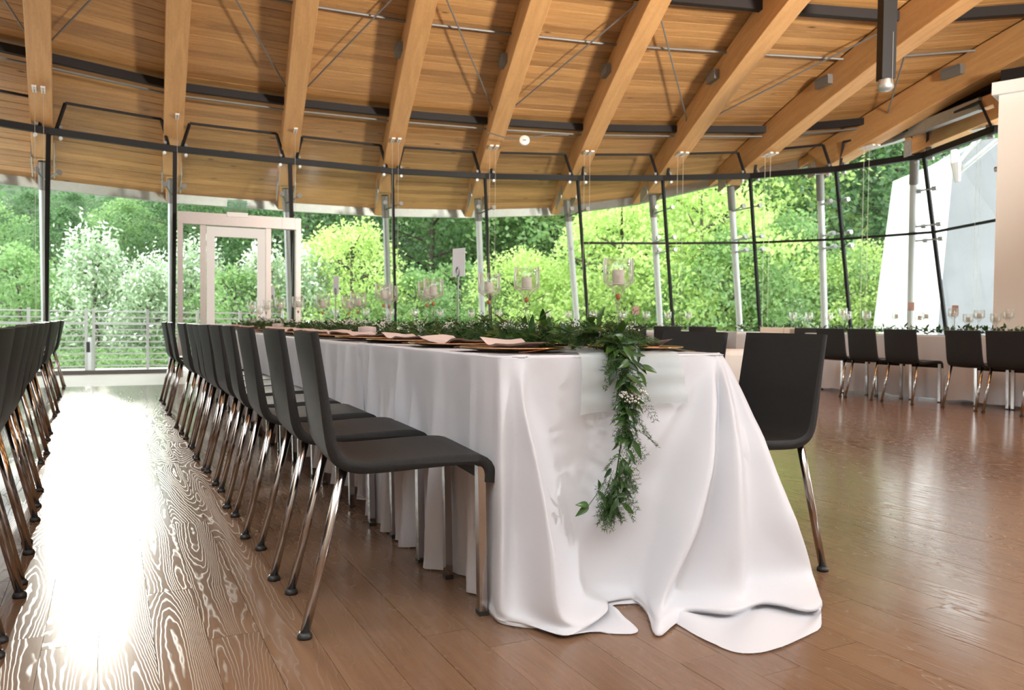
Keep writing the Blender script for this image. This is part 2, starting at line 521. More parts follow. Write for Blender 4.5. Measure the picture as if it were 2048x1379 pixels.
# ------------------------------------------------------------------ ceiling: deck boards, glulam beams, steel
ceiling = struct(empty('ceiling', (4, 9, 4)), 'curved wooden roof of deck boards on glulam beams')
def cpart(mb, name, mat, **kw):
    o = mb.build(name, mat, **kw)
    o.parent = ceiling
    o.matrix_parent_inverse = Matrix.Translation(-ceiling.location)
    return o
BW = .142
boards, rest = [], MB()
for i in range(len(BEAMS) - 1):
    t = -2.2
    j = 0
    while t < TIN:
        t2 = t + BW - .008
        a0, a1 = bp_(i, outt(i, t), DEPTH), bp_(i, outt(i, t2), DEPTH)
        b0, b1 = bp_(i + 1, outt(i + 1, t), DEPTH), bp_(i + 1, outt(i + 1, t2), DEPTH)
        th = Vector((0, 0, .035))
        L = (b0 - a0).length
        dz = Vector((0, 0, rnd.uniform(0, .004)))
        u0, v0 = rnd.uniform(0, 60), rnd.uniform(0, 60)
        ps = [a0 + dz, b0 + dz, a1 + dz, b1 + dz, a0 + th, b0 + th, a1 + th, b1 + th]
        uv = [(u0, v0), (u0 + L, v0), (u0, v0 + BW), (u0 + L, v0 + BW)] * 2
        indiv = 1 <= i <= 10 and -.02 <= t < 4.2 - .14 * (i < 3) * 4
        if indiv and len(boards) < 298:
            boards.append(1)
            cpart(MB().add(ps, BOXF, uv), 'deck_board', M['deck'])
        else:
            rest.add(ps, BOXF, uv)
        t += BW
        j += 1
tag(cpart(rest, 'deck_boards_beyond', M['deck']), None, kind='stuff')
rf = MB()                                                     # roofing above the boards
for i in range(len(BEAMS) - 1):
    n = 14
    rows = []
    for k in range(n + 1):
        t = -2.25 + (TIN + 2.25) * k / n
        rows.append([bp_(i, outt(i, t), DEPTH + .06), bp_(i + 1, outt(i + 1, t), DEPTH + .06)])
    rf.grid(rows)
cpart(rf, 'roofing', M['steel_dark'])

BWID = .25
beam_objs = []
for i in range(len(BEAMS)):
    g0, d, a = BEAMS[i]
    side = Vector((d.y, -d.x, 0))
    lo = LOUT[i]
    ts = [-lo, -lo * .62, -lo * .60, -lo * .36, 0] + [TIN * k / 16 for k in range(1, 17)]
    mb = MB()
    ps, uv, fs = [], [], []
    u0, v0 = rnd.uniform(0, 40), rnd.uniform(0, 40)
    for t in ts:
        top = bp_(i, t, DEPTH - .002)
        bot = bp_(i, t, 0)
        if t <= -lo * .60 + 1e-6: bot.z = top.z - (.13 if t < -lo * .61 else .16)
        w = BWID * (.55 if t < -lo * .61 else 1.0)
        for (q, s_, v) in ((bot, -1, 0), (bot, 1, BWID), (top, 1, BWID + DEPTH), (top, -1, 2 * BWID + DEPTH)):
            p = q + side * (s_ * w / 2)
            ps.append(p)
            uv.append((u0 + t, v0 + v))
    n = len(ts)
    for k in range(n - 1):
        for e in range(4):
            e2 = (e + 1) % 4
            fs.append((4 * k + e, 4 * k + e2, 4 * k + 4 + e2, 4 * k + 4 + e))
    fs += [(3, 2, 1, 0), tuple(4 * (n - 1) + e for e in range(4))]
    mb.add(ps, fs, uv)
    bo = cpart(mb, 'glulam_beam', M['beam'], bevel=.008)
    beam_objs.append(bo)
    def bsub(mb, name, mat, **kw):
        o = mb.build(name, mat, bo, **kw)
        return o
    if 1 <= i <= 11:
        # steel shoe at the outer end and clips of the blind cables
        pb = MB()
        for s_ in (-1, 1):
            p0, p1 = bp_(i, -lo * .34, .02) + side * (s_ * (BWID / 2 + .008)), bp_(i, -lo * .58, .05) + side * (s_ * (BWID / 2 + .008))
            pb.board(p0 + Vector((0, 0, .06)), p1 + Vector((0, 0, .04)), Vector((0, 0, .22)), side * .012)
            for kk in range(3):
                q = p0.lerp(p1, .25 + .25 * kk) + Vector((0, 0, .06 + .05 * (kk % 2)))
                pb.box(q.x, q.y, q.z, .03, .03, .03)
        bsub(pb, 'steel_shoe', M['steel'])
        for s_ in ((-.045, .045) if i not in (3, 4) else (.05,)):
            q = bp_(i, .72, -.012) + side * -s_
            cl = MB().board(q - d * .2, q + d * .2, side * .014, Vector((0, 0, .024)))
            cl2 = q + side * .028
            cl.board(cl2 - d * .2, cl2 + d * .2, side * .014, Vector((0, 0, .024)))
            for e in (-.19, -.07, .07, .19):
                cl.board(q + d * e - side * .01, q + d * e + side * .04, d * .012, Vector((0, 0, .02)))
            bsub(cl, 'cable_clip', M['plastic_white'])
            w0 = q + Vector((0, 0, -.02)) + side * .012
            bsub(MB().tube([w0, (w0.x, w0.y, .02)], .0022, 5), 'blind_cable', M['wire'])
    if 5 <= i <= 10:
        q = bp_(i, 2.35, DEPTH - .17) - side * (BWID / 2 + .035) * (1 if side.dot(cw(1, 0)) > 0 else -1)
        hb = MB().board(q - d * .15, q + d * .15, side * .07, Vector((0, 0, .10)))
        hb.board(q - d * .15 + Vector((0, 0, .06)), q + d * .15 + Vector((0, 0, .06)), side * .09, Vector((0, 0, .02)))
        bsub(hb, 'hanger_bracket', M['bracket'])

for i in range(len(BEAMS) - 1):
    A, B = bp_(i, .85, DEPTH - .10), bp_(i + 1, .85, DEPTH - .10)
    cpart(MB().bar(A, B, .085, .10), 'purlin', M['steel_dark'])
    A, B = bp_(i, .75, DEPTH - .16), bp_(i + 1, .75, DEPTH - .16)
    cpart(MB().bar(A, B, .05, .018), 'purlin_flange', M['bracket'])
    A, B = bp_(i, 2.75, DEPTH - .06), bp_(i + 1, 2.75, DEPTH - .06)
    cpart(MB().tube([A, B], .016, 8), 'conduit', M['bracket'])
    A, B = bp_(i, 3.75, DEPTH - .09), bp_(i + 1, 3.75, DEPTH - .09)
    cpart(MB().bar(A, B, .10, .11), 'purlin', M['steel_dark'])
    if i % 2 == 0: A, B = bp_(i, 1.05, DEPTH - .2), bp_(i + 1, 3.9, DEPTH - .12)
    else: A, B = bp_(i + 1, 1.05, DEPTH - .2), bp_(i, 3.9, DEPTH - .12)
    # i counts from two beams left of the frame
    rod = MB().tube([A, B], .011, 8)
    rod.tube([A, A.lerp(B, .09)], .022, 8)
    cpart(rod, 'brace_rod', M['bracket'])
    A, B = bp_(i, -LOUT[i] - .03, DEPTH - .05), bp_(i + 1, -LOUT[i + 1] - .03, DEPTH - .05)
    cpart(MB().bar(A, B, .10, .15), 'gutter', M['steel'])

# ------------------------------------------------------------------ glass wall
def prism(pts, th=None):
    pts = [Vector(p) for p in pts]
    if not th: return MB().add(pts, [tuple(range(len(pts)))])     # one glass surface per pane
    n = (pts[1] - pts[0]).cross(pts[2] - pts[0]).normalized() * (th / 2)
    k = len(pts)
    ps = [p - n for p in pts] + [p + n for p in pts]
    fs = [tuple(range(k)), tuple(reversed(range(k, 2 * k)))] + [(i, i + k, (i + 1) % k + k, (i + 1) % k) for i in range(k)]
    return MB().add(ps, fs)
MID = 2.17
def wl(i, z):                              # point on mullion line i at height z
    return BASES[i].lerp(TOPS[i], z / ZT)
def wu(i, j, z, s):                        # point between mullions i and j
    return wl(i, z).lerp(wl(j, z), s)
for i in range(NB - 1):
    w = struct(empty('window_%d' % (i + 1), wl(i, 0).lerp(wl(i + 1, 0), .5)), '%s bay of the curved leaning glass wall, counted from the left' % ORD[i])
    def wp(mb, name, mat, par=None, **kw):
        o = mb.build(name, mat, **kw)
        o.parent = w
        o.matrix_parent_inverse = Matrix.Translation(-w.location)
        return o
    e0, e1 = .012, .988
    has_mid = i >= 7
    if i == 3:                             # the door bay: glass only above the door header and beside it
        wp(prism([wu(i, i + 1, 2.36, e0), wu(i, i + 1, 2.36, e1), wu(i, i + 1, ZT, e1), wu(i, i + 1, ZT, e0)]), 'pane', M['pane'])
    elif has_mid:
        wp(prism([wu(i, i + 1, .06, e0), wu(i, i + 1, .06, e1), wu(i, i + 1, MID - .01, e1), wu(i, i + 1, MID - .01, e0)]), 'pane', M['pane'])
        wp(prism([wu(i, i + 1, MID + .01, e0), wu(i, i + 1, MID + .01, e1), wu(i, i + 1, ZT, e1), wu(i, i + 1, ZT, e0)]), 'pane', M['pane'])
        wp(MB().bar(wl(i, MID), wl(i + 1, MID), .03, .035), 'middle_bar', M['black'])
    else:
        wp(prism([wu(i, i + 1, .06, e0), wu(i, i + 1, .06, e1), wu(i, i + 1, ZT, e1), wu(i, i + 1, ZT, e0)]), 'pane', M['pane'])
    wp(MB().bar(TOPS[i], TOPS[i + 1], .07, .085), 'transom', M['black'])
    wp(MB().bar(wl(i, 0), wl(i, ZT), .055 if i < 5 else .035, .05, up=(0, 1, 0)), 'mullion', M['black'] if i not in (3, 4) else M['steel_dark'])
    if i != 3: wp(MB().bar(wl(i, .03), wl(i + 1, .03), .06, .06), 'sill', M['bracket'])
    # upper light between transom and deck
    ia, ib = min(i, len(BEAMS) - 1), min(i + 1, len(BEAMS) - 1)
    la, lb = (TOPS[i] - BASES[i]) / ZT, (TOPS[i + 1] - BASES[i + 1]) / ZT
    ua, ub = TOPS[i] + la * (DEPTH - .06), TOPS[i + 1] + lb * (DEPTH - .06)
    sa, sb = .12, .88
    q0, q1 = TOPS[i].lerp(TOPS[i + 1], .05), TOPS[i].lerp(TOPS[i + 1], .95)
    q2, q3 = ua.lerp(ub, sb), ua.lerp(ub, sa)
    wp(prism([q0, q1, q2, q3]), 'upper_pane', M['pane_up'])
    fr = MB().bar(q3, q2, .04, .03)
    fr.bar(q0, q3, .035, .03).bar(q1, q2, .035, .03)
    wp(fr, 'upper_frame', M['steel_dark'])
    # point fixings
    for s_, zz in ((.09, ZT + .06), (.91, ZT + .06), (.09, ZT - .07), (.91, ZT - .07)):
        q = TOPS[i].lerp(TOPS[i + 1], s_) + (la * (zz - ZT))
        inn = BEAMS[ia][1]
        wp(MB().tube([q - inn * .03, q + inn * .045], .022, 8), 'point_fixing', M['bracket'] if zz > ZT else M['steel_light'])

# slanted outside columns that carry the beams
for i in range(1, len(BEAMS)):
    g0, d, a = BEAMS[i]
    top = bp_(i, -LOUT[i] * .42, .02)
    k = min(i, NB - 1)
    base = BASES[k] - d * (LOUT[i] * .42 if i < 9 else .7) + Vector((0, 0, -.05))
    cobj = empty('trim_%d' % i, base)
    struct(cobj, '%s slanted steel column outside the glass, counted from the left' % ORD[i - 1])
    def tp(mb, name, mat):
        o = mb.build(name, mat, cobj, autos=40)
        o.matrix_parent_inverse = Matrix.Translation(-cobj.location)
        return o
    tp(MB().tube([base, top], .055, 12), 'column_tube', M['steel_light'] if i > 5 else M['steel'])
    tp(MB().tube([top.lerp(base, .12), top.lerp(base, .0)], .064, 12), 'column_head', M['bracket'])
    for zz in ((2.72,) if k < 8 else (2.75, MID + .10, MID - .10)):
        q = wl(k, zz)
        c0 = base.lerp(top, (zz - base.z) / (top.z - base.z))
        tang = (TOPS[min(k + 1, NB - 1)] - TOPS[k - 1]).normalized()
        for s_ in (-1, 1):
            e = q + tang * (.13 * s_) - d * .03
            ar = MB().tube([c0, c0.lerp(e, .6), e], .013, 6)
            ar.tube([e - d * .02, e + d * .05], .035, 12)
            tp(ar, 'spider_arm', M['bracket'] if k < 8 else M['steel'])

# ------------------------------------------------------------------ door with stainless portal in the fourth bay
DA, DB = cw(-4.75, 11.25), cw(-3.2, 11.95)
dd = (DB - DA).normalized()
dn = Vector((-dd.y, dd.x, 0))             # outwards
door = struct(empty('door_1', DA.lerp(DB, .5)), 'white framed glass door in a brushed steel portal')
def dp(mb, name, mat, par=None, **kw):
    o = mb.build(name, mat, **kw)
    if par is None:
        o.parent = door
        o.matrix_parent_inverse = Matrix.Translation(-door.location)
    else:
        o.parent = par
        o.matrix_parent_inverse = Matrix.Translation(-door.location)
    return o
DL = (DB - DA).length
def dpt(s, z, off=0.0):
    return DA + dd * s + dn * off + Vector((0, 0, z))
dp(MB().board(dpt(0, 2.25), dpt(DL, 2.25), Vector((0, 0, .17)), dn * .14), 'portal_header', M['stainless'])
for s_ in (.035, DL - .035):
    dp(MB().board(dpt(s_, 0), dpt(s_, 2.17), dd * .07, dn * .14), 'portal_post', M['stainless'])
for s_ in (.34, 1.24):
    dp(MB().board(dpt(s_, 0, .03), dpt(s_, 2.165, .03), dd * .075, dn * .10), 'door_post', M['stainless'])
for s_ in (.03, DL - .03):                 # side returns of the portal back to the glass
    dp(prism([dpt(s_, .05, .07), dpt(s_, .05, .60), dpt(s_, 2.16, .30), dpt(s_, 2.16, .07)]), 'side_pane', M['pane'])
    dp(MB().bar(dpt(s_, .02, .62), dpt(s_, 2.2, .32), .04, .04), 'side_post', M['black'] if s_ > .5 else M['steel'])
dp(prism([dpt(.07, .05), dpt(.30, .05), dpt(.30, 2.16), dpt(.07, 2.16)]), 'side_pane', M['pane'])
dp(prism([dpt(1.28, .05), dpt(DL - .07, .05), dpt(DL - .07, 2.16), dpt(1.28, 2.16)]), 'side_pane', M['pane'])
leaf = MB()
x0, x1 = .385, 1.195
for s_ in (x0 + .055, x1 - .055):
    leaf.board(dpt(s_, .02), dpt(s_, 2.15), dd * .11, dn * .05)
leaf.board(dpt(x0 + .11, 2.08), dpt(x1 - .11, 2.08), Vector((0, 0, .14)), dn * .05)
leaf.board(dpt(x0 + .11, .14), dpt(x1 - .11, .14), Vector((0, 0, .24)), dn * .05)
leaf_o = dp(leaf, 'door_leaf', M['white'])
dp(prism([dpt(x0 + .11, .26), dpt(x1 - .11, .26), dpt(x1 - .11, 2.01), dpt(x0 + .11, 2.01)]), 'door_pane', M['pane'], leaf_o)
hm = MB().board(dpt(x0 + .05, .94, -.03), dpt(x0 + .05, 1.14, -.03), dd * .05, dn * .012)
hm.tube([dpt(x0 + .05, 1.05, -.03), dpt(x0 + .05, 1.05, -.08), dpt(x0 + .16, 1.04, -.08)], .011, 8)
dp(hm, 'door_handle', M['gold'], leaf_o)
dp(MB().board(dpt(x0 + .10, .93, -.06), dpt(x1 - .08, .93, -.06), Vector((0, 0, .05)), dn * .05), 'push_bar', M['steel_light'], leaf_o)

# green exit sign standing on the header
es = empty('exit_sign', dpt(.70, 2.335, -.05), math.atan2(dd.y, dd.x))
tag(es, 'green lettered exit sign on clear panel standing on the door header', 'sign')
MB().box(.10, 0, -.005, .29, .07, .07).build('sign_base', M['plastic_white'], es, bevel=.004)
MB().box(.10, 0, .125, .27, .012, .17).build('sign_panel', glass_pane('sign_glass', (.70, .90, .80), .45), es)
fc = bpy.data.curves.new('exit_text', 'FONT'); fc.body = 'EXIT'; fc.size = .145; fc.extrude = .003; fc.align_x = 'CENTER'
fo = bpy.data.objects.new('tmp', fc); C.objects.link(fo)
bpy.context.view_layer.update()
me = bpy.data.meshes.new_from_object(fo)
bpy.data.objects.remove(fo)
me.materials.append(M['green_glass'])
lt = link('lettering', me, es)
lt.location = (.10, -.012, .075); lt.rotation_euler = (math.pi / 2, 0, 0)

# ------------------------------------------------------------------ floor
floor = MB()
poly = [(b.x, b.y) for b in BASES]
ring = [(-4.6, -3.0)] + poly + [(10.5, -3.0)]
n = len(ring)
floor.add([(x, y, -.022) for x, y in ring] + [(x, y, -.20) for x, y in ring],
          [tuple(reversed(range(n))), tuple(range(n, 2 * n))] + [(k, (k + 1) % n, (k + 1) % n + n, k + n) for k in range(n)])
floor_o = struct(floor.build('floor', M['pale_floor']), 'glossy brushed oak plank floor')
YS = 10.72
def wall_y(x):
    for k in range(len(poly) - 1):
        (xa, ya), (xb, yb) = poly[k], poly[k + 1]
        if min(xa, xb) <= x <= max(xa, xb) and xb != xa:
            yy = ya + (yb - ya) * (x - xa) / (xb - xa)
            if k < 10 or True: return yy
    return 6.0
PW = .125
fl_rest = MB(); nind = 0; cand = []
x = -4.4
while x < 10.3:
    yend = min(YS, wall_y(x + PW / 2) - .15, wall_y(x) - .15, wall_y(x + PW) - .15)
    y = -3.0 + rnd.uniform(-1.0, 0)
    while y < yend:
        Ln = rnd.uniform(.8, 1.7)
        y2 = min(y + Ln, yend)
        if y2 - y > .03:
            ym = (y + y2) / 2
            xc_, zc_ = (x * cy - ym * sy), (x * sy + ym * cy)
            vis = zc_ > .8 and abs(xc_ / zc_) < .75 and zc_ > 1.2
            cand.append((zc_ if vis else 99 + zc_, x, y, y2))
        y = y2
    x += PW
cand.sort()
for k, (zc_, x, y, y2) in enumerate(cand):
    zt_ = rnd.uniform(-.0007, 0)
    u0, v0 = rnd.uniform(0, 80), rnd.uniform(0, 80)
    mb = MB() if k < 298 else fl_rest
    mb.board((x + PW / 2, y + .0006, zt_ - .01), (x + PW / 2, y2 - .0006, zt_ - .01), (PW - .0012, 0, 0), (0, 0, .02), u0, v0)
    if k < 298:
        mb.build('plank', M['floor'], floor_o)
tag(fl_rest.build('planks_beyond', M['floor'], floor_o), None, kind='stuff')
st = MB()                                 # paler strip of floor in front of the glass
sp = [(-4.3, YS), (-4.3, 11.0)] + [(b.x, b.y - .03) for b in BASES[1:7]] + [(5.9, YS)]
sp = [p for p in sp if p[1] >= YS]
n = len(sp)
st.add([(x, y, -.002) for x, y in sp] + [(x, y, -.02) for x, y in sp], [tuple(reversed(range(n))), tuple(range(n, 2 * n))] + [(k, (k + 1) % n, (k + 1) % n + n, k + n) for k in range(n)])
st.build('pale_strip', M['pale_floor'], floor_o)

# ------------------------------------------------------------------ white wall end at the right
wr = empty('wall_right', (9.3, 4.0, 0))
struct(wr, 'white wall end with projecting top ledge')
w0, w1 = cw(5.66, 9.3), cw(5.66, 9.3) + Vector((1.2, -3.2, 0))
wdir = (w1 - w0).normalized(); wnrm = Vector((-wdir.y, wdir.x, 0))
def wrp(mb, name, mat):
    o = mb.build(name, mat, wr)
    o.matrix_parent_inverse = Matrix.Translation(-wr.location)
wrp(MB().board(w0 + Vector((0, 0, 1.75)), w1 + Vector((0, 0, 1.75)), wnrm * .22, Vector((0, 0, 3.5))), 'wall_panel', M['cream'])
wrp(MB().board(w0 - wdir * .06 + Vector((0, 0, 3.56)), w1 + Vector((0, 0, 3.56)), wnrm * .36, Vector((0, 0, .14))), 'wall_ledge', M['white'])
wrp(MB().board(w0 + wdir * .02 + Vector((0, 0, 3.70)), w1 + Vector((0, 0, 3.70)), wnrm * .30, Vector((0, 0, .13))), 'dark_soffit', M['black'])

# unseen walls added around the camera to cut the open sky light
wb = MB().box(3.0, -3.1, 3.2, 15.2, .2, 6.4)
struct(wb.build('blocker_wall_back', M['cream']), 'added unseen cream wall behind the camera, blocking sky light')
wlft = MB().box(-4.7, 3.4, 3.0, .2, 13.0, 6.0)
struct(wlft.build('blocker_wall_left', M['blocker_brown']), 'added unseen brown wall left of the tables, cutting light')
wr2 = MB().box(10.6, -1.4, 3.0, .2, 3.4, 6.0)
struct(wr2.build('blocker_wall_right_rear', M['cream']), 'added unseen cream wall right of the camera, blocking light')

# ------------------------------------------------------------------ hanging things under the roof
def at_depth(px, py, zc):
    r = ray(px, py)
    k = zc / (r.x * sy + r.y * cy)
    return Vector((0, 0, HC)) + r * k
p = at_depth(1049, 281, 11.75)
sdx = empty('smoke_detector', p, -YAW)
tag(sdx, 'round white smoke detector fixed under the dark purlin', 'detector')
bod = MB()
prof = [(0, -.03), (.06, -.03), (.075, -.015), (.075, .02), (.06, .03), (0, .03)]
bod.lathe(prof, 20)
o = bod.build('housing', M['plastic_white'], sdx, autos=50); o.rotation_euler = (math.pi / 2 - .25, 0, 0)
MB().box(0, -.035, 0, .05, .01, .015).build('test_button', M['bracket'], sdx)
MB().tube([(-.55, .02, .12), (-.3, .02, .05), (-.05, .02, .03), (.15, .02, .06), (.4, .02, .10), (.65, .02, .09)], .01, 6).build('cable', M['bracket'], sdx)

p = at_depth(1771, 180, 8.0)
pl = empty('hanging_lamp', (p.x, p.y, p.z), -YAW)
tag(pl, 'long black square tube lamp hanging from the roof', 'lamp')
MB().box(0, 0, 1.35, .135, .135, 2.5).build('lamp_tube', M['black'], pl)
MB().lathe([(0, -.01), (.05, -.008), (.075, .02), (.075, .05), (.065, .10), (0, .10)], 20).build('lamp_cap', M['steel'], pl, autos=50)
MB().box(.03, -.07, .3, .004, .01, .5).build('lamp_cable', M['bracket'], pl)

# ------------------------------------------------------------------ outside: terrace, railing, concrete fins, hill
terr = MB()
outw = []
for k in range(NB):
    v = Vector((BASES[k].x - TOPS[k].x, BASES[k].y - TOPS[k].y, 0)).normalized()
    outw.append(BASES[k] + v * 2.6)
rows = [[(BASES[k].x, BASES[k].y, -.06) for k in range(NB)], [(q.x, q.y, -.06) for q in outw], [(q.x, q.y, -.32) for q in outw]]
terr.grid(rows)
struct(terr.build('terrace_floor', M['terrace']), 'concrete terrace strip outside the glass wall')

RP = [(-150, 11.5), (57, 12.35), (172, 13.0), (187, 13.1), (295, 13.35), (395, 13.6), (480, 13.8), (565, 14.0)]
RPT = [cw((px - 1024) / F * zc, zc) for px, zc in RP]
def railing(pts, label):
    r = empty('steel_railing', (pts[0].x, pts[0].y, -.06))
    tag(r, label, 'railing', 'terrace railing panels')
    off = Matrix.Translation(-r.location)
    for p in pts:
        o = MB().box(p.x, p.y, .46, .045, .045, 1.03).build('railing_post', M['steel_light'], r)
        o.matrix_parent_inverse = off
    for a_, b_ in zip(pts[:-1], pts[1:]):
        for k in range(10):
            z = .03 + k * .1
            rad = .013 if k not in (7,) else .024
            o = MB().tube([(a_.x, a_.y, z), (b_.x, b_.y, z)], rad, 6).build('rail', M['steel_light'], r)
            o.matrix_parent_inverse = off
railing(RPT[:3], 'grey steel terrace railing left of the utility box')
railing(RPT[3:], 'grey steel terrace railing right of the utility box, passing behind the door')
q = RPT[2].lerp(RPT[3], .5)
ub = empty('utility_box', (q.x, q.y, -.06), -YAW)
tag(ub, 'slim grey utility post with dark meter window between railing panels', 'utility box')
MB().box(0, -.02, .28, .11, .08, .56).build('box_body', M['steel_light'], ub, bevel=.005)
MB().box(0, -.064, .40, .06, .01, .17).build('dark_window', M['black'], ub)

# leaning fin, bright light put into its white colour, and grey concrete wall
fin = MB()
def fp(px, zc, z): return cw((px - 1024) / F * zc, zc, z)
f0, f1 = [fp(1770, 17.0, -1.2), fp(1862, 17.3, -1.2), fp(1898, 17.3, 4.5), fp(1826, 17.0, 4.1)], None
back = cw(0, 1.2) * .9
f1 = [p + back for p in f0]
fin.add(f0 + f1, [(0, 1, 2, 3), (7, 6, 5, 4), (0, 4, 5, 1), (1, 5, 6, 2), (2, 6, 7, 3), (3, 7, 4, 0)])
tag(fin.build('leaning_fin', M['concrete_lit']), 'leaning concrete fin, coloured white as lit, outside the right windows', 'fin wall')
wl_ = MB()
f0 = [fp(1863, 17.6, -1.2), fp(2300, 16.8, -1.2), fp(2300, 16.8, 5.3), fp(1955, 17.4, 4.9), fp(1897, 17.6, 4.55)]
f1 = [p + back for p in f0]
n = 5
wl_.add(f0 + f1, [tuple(range(n)), tuple(reversed(range(n, 2 * n)))] + [(k, k + n, (k + 1) % n + n, (k + 1) % n) for k in range(n)])
cwo = wl_.build('concrete_wall', M['concrete'])
tag(cwo, 'grey board-marked concrete wall outside behind the white wall end', 'wall')
st_ = empty('canopy_strut', fp(1905, 15.0, 3.6))
tag(st_, 'steel strut arms of a canopy outside the top right window', 'strut')
for (a_, b_, rr) in (((1905, 3.85), (1985, 4.75), .05), ((1912, 3.75), (1985, 4.25), .045)):
    o = MB().tube([fp(a_[0], 15, a_[1]), fp(b_[0], 14.6, b_[1])], rr, 8).build('strut_arm', M['steel'], st_)
    o.matrix_parent_inverse = Matrix.Translation(-st_.location)
o = MB().tube([fp(1898, 15.05, 4.15), fp(1903, 15, 3.9), fp(1907, 15, 3.55)], [.06, .10, .05], 10).build('strut_hub', M['stainless'], st_)
o.matrix_parent_inverse = Matrix.Translation(-st_.location)

def gz(xc, zc):
    z = -1.7 + max(0, zc - 19) * .275 + .5 * math.sin(xc * .23 + zc * .11) * min(1, max(0, (zc - 20) / 10))
    return z
hill = MB()
rows = []
for a_ in range(40):
    zc = 14.9 + (a_ / 39) ** 1.3 * 64
    rows.append([cw(xc, zc, gz(xc, zc)) for xc in np.linspace(-75, 70, 60)])
hill.grid(rows)
struct(hill.build('hillside_ground', M['ground'], smooth=True), 'wooded hillside ground behind the trees')

def leaves_mesh(name, P, size, mat, up=.5, wratio=.6):
    n = len(P)
    a_ = nr.normal(size=(n, 3)); a_[:, 2] -= .35
    a_ /= np.linalg.norm(a_, axis=1, keepdims=True)
    nn = nr.normal(size=(n, 3)); nn[:, 2] = np.abs(nn[:, 2]) + up
    b_ = np.cross(nn, a_); b_ /= np.linalg.norm(b_, axis=1, keepdims=True) + 1e-9
    s_ = size * nr.uniform(.6, 1.35, (n, 1))
    V = np.stack([P - a_ * s_ * .5, P + b_ * s_ * wratio * .5 + a_ * s_ * .05, P + a_ * s_ * .5, P - b_ * s_ * wratio * .5 + a_ * s_ * .05], 1).reshape(-1, 3)
    me = bpy.data.meshes.new(name)
    me.vertices.add(4 * n); me.loops.add(4 * n); me.polygons.add(n)
    me.vertices.foreach_set('co', V.astype(np.float32).ravel())
    me.loops.foreach_set('vertex_index', np.arange(4 * n, dtype=np.int32))
    me.polygons.foreach_set('loop_start', np.arange(0, 4 * n, 4, dtype=np.int32))
    me.update(calc_edges=True)
    me.validate()
    me.materials.append(mat)
    return me
def crown_points(n, ncl, shape, clr, flat=.55):
    # clusters biased to the outside of a lumpy crown: shape(u) gives radius at height fraction u
    out_ = []
    for _ in range(ncl):
        u = nr.uniform(.02, 1.0)
        th = nr.uniform(0, 2 * math.pi)
        R = shape(u) * (1 + .22 * math.sin(3 * th + 9 * u) + .12 * math.sin(7 * th + 4 * u))
        r = R * nr.uniform(.35, 1.0) ** .5
        c = np.array([r * math.cos(th), r * math.sin(th), u])
        m_ = max(3, int(n / ncl * nr.uniform(.6, 1.4)))
        q = nr.normal(size=(m_, 3)) * clr
        q[:, 2] *= flat
        q[:, 2] -= .25 * (q[:, 0] ** 2 + q[:, 1] ** 2) / clr
        out_.append((c, q))
    return out_
def make_kind(kind):
    """unit-height tree: returns list of (part name, mesh)"""
    if kind == 'dark':
        sh, n, ncl, clr, sz, H, mat, W = (lambda u: .42 * math.sin(math.pi * min(1, .12 + .9 * u)) ** .7), 15000, 230, .42, .17, 8.0, M['tree_dark'], 8.0
    elif kind == 'mid':
        sh, n, ncl, clr, sz, H, mat, W = (lambda u: .40 * math.sin(math.pi * min(1, .1 + .9 * u)) ** .6), 13000, 190, .40, .17, 7.0, M['tree_mid'], 7.0
    elif kind == 'lime':
        sh, n, ncl, clr, sz, H, mat, W = (lambda u: .40 * math.sin(math.pi * min(1, .1 + .88 * u)) ** .65), 15000, 260, .30, .15, 7.0, M['tree_lime'], 7.0
    elif kind == 'pale':
        sh, n, ncl, clr, sz, H, mat, W = (lambda u: .34 * (1 - u) ** .6 + .03), 8000, 150, .20, .12, 4.0, M['tree_pale'], 4.0
    else:
        sh, n, ncl, clr, sz, H, mat, W = (lambda u: .62 * math.sin(math.pi * min(1, .25 + .72 * u)) ** .5), 7000, 150, .20, .11, 2.4, M['tree_mid'], 2.4
    pts = []
    lowcut = .18 if kind in ('dark', 'mid', 'lime') else .03
    for c, q in crown_points(n, ncl, sh, clr):
        cc_ = np.array([c[0] * W, c[1] * W, (lowcut + (1 - lowcut) * c[2]) * H - .2])
        if kind == 'pale': q = q * np.array([.8, .8, 2.2])
        pts.append(cc_ + q)
    P = np.concatenate(pts)
    parts = [('foliage', leaves_mesh(kind + '_foliage', P, sz, mat, up=.5, wratio=.42 if kind == 'pale' else .62))]
    tr_ = MB()
    tr_.tube([(0, 0, -1.2), (.05, .03, H * .3), (-.04, .06, H * .6), (.02, .02, H * .9)], [H * .02, H * .016, H * .010, H * .003], 7)
    for k in range(9):
        z = H * (.25 + .07 * k); th = k * 2.4
        R = sh((z / H)) * W * .8
        tr_.tube([(0, 0, z), (.5 * R * math.cos(th), .5 * R * math.sin(th), z + .06 * H), (R * math.cos(th), R * math.sin(th), z + .10 * H)], [H * .008, H * .005, H * .002], 5)
    parts.append(('trunk', tr_.mesh(kind + '_trunk', M['bark'], True)))
    if kind == 'pale':
        fl = [c for c in pts]
        Q = np.concatenate([p[p[:, 2] > np.percentile(p[:, 2], 70)] for p in pts])
        Q = Q[nr.random(len(Q)) < .5] + np.array([0, 0, .1])
        parts.append(('blossoms', leaves_mesh('blossom_sprays', Q, .10, M['blossom'], up=.3, wratio=.5)))
    return H, parts
KINDS = {k: make_kind(k) for k in ('dark', 'mid', 'lime', 'pale', 'hedge')}
NAMES = {'dark': ('broadleaf_tree', 'dark green tree'), 'mid': ('bushy_tree', 'mid green tree'), 'lime': ('maple_tree', 'sunlit lime tree'),
         'pale': ('silver_shrub', 'silvery flowering shrub'), 'hedge': ('low_bush', 'low green bush')}
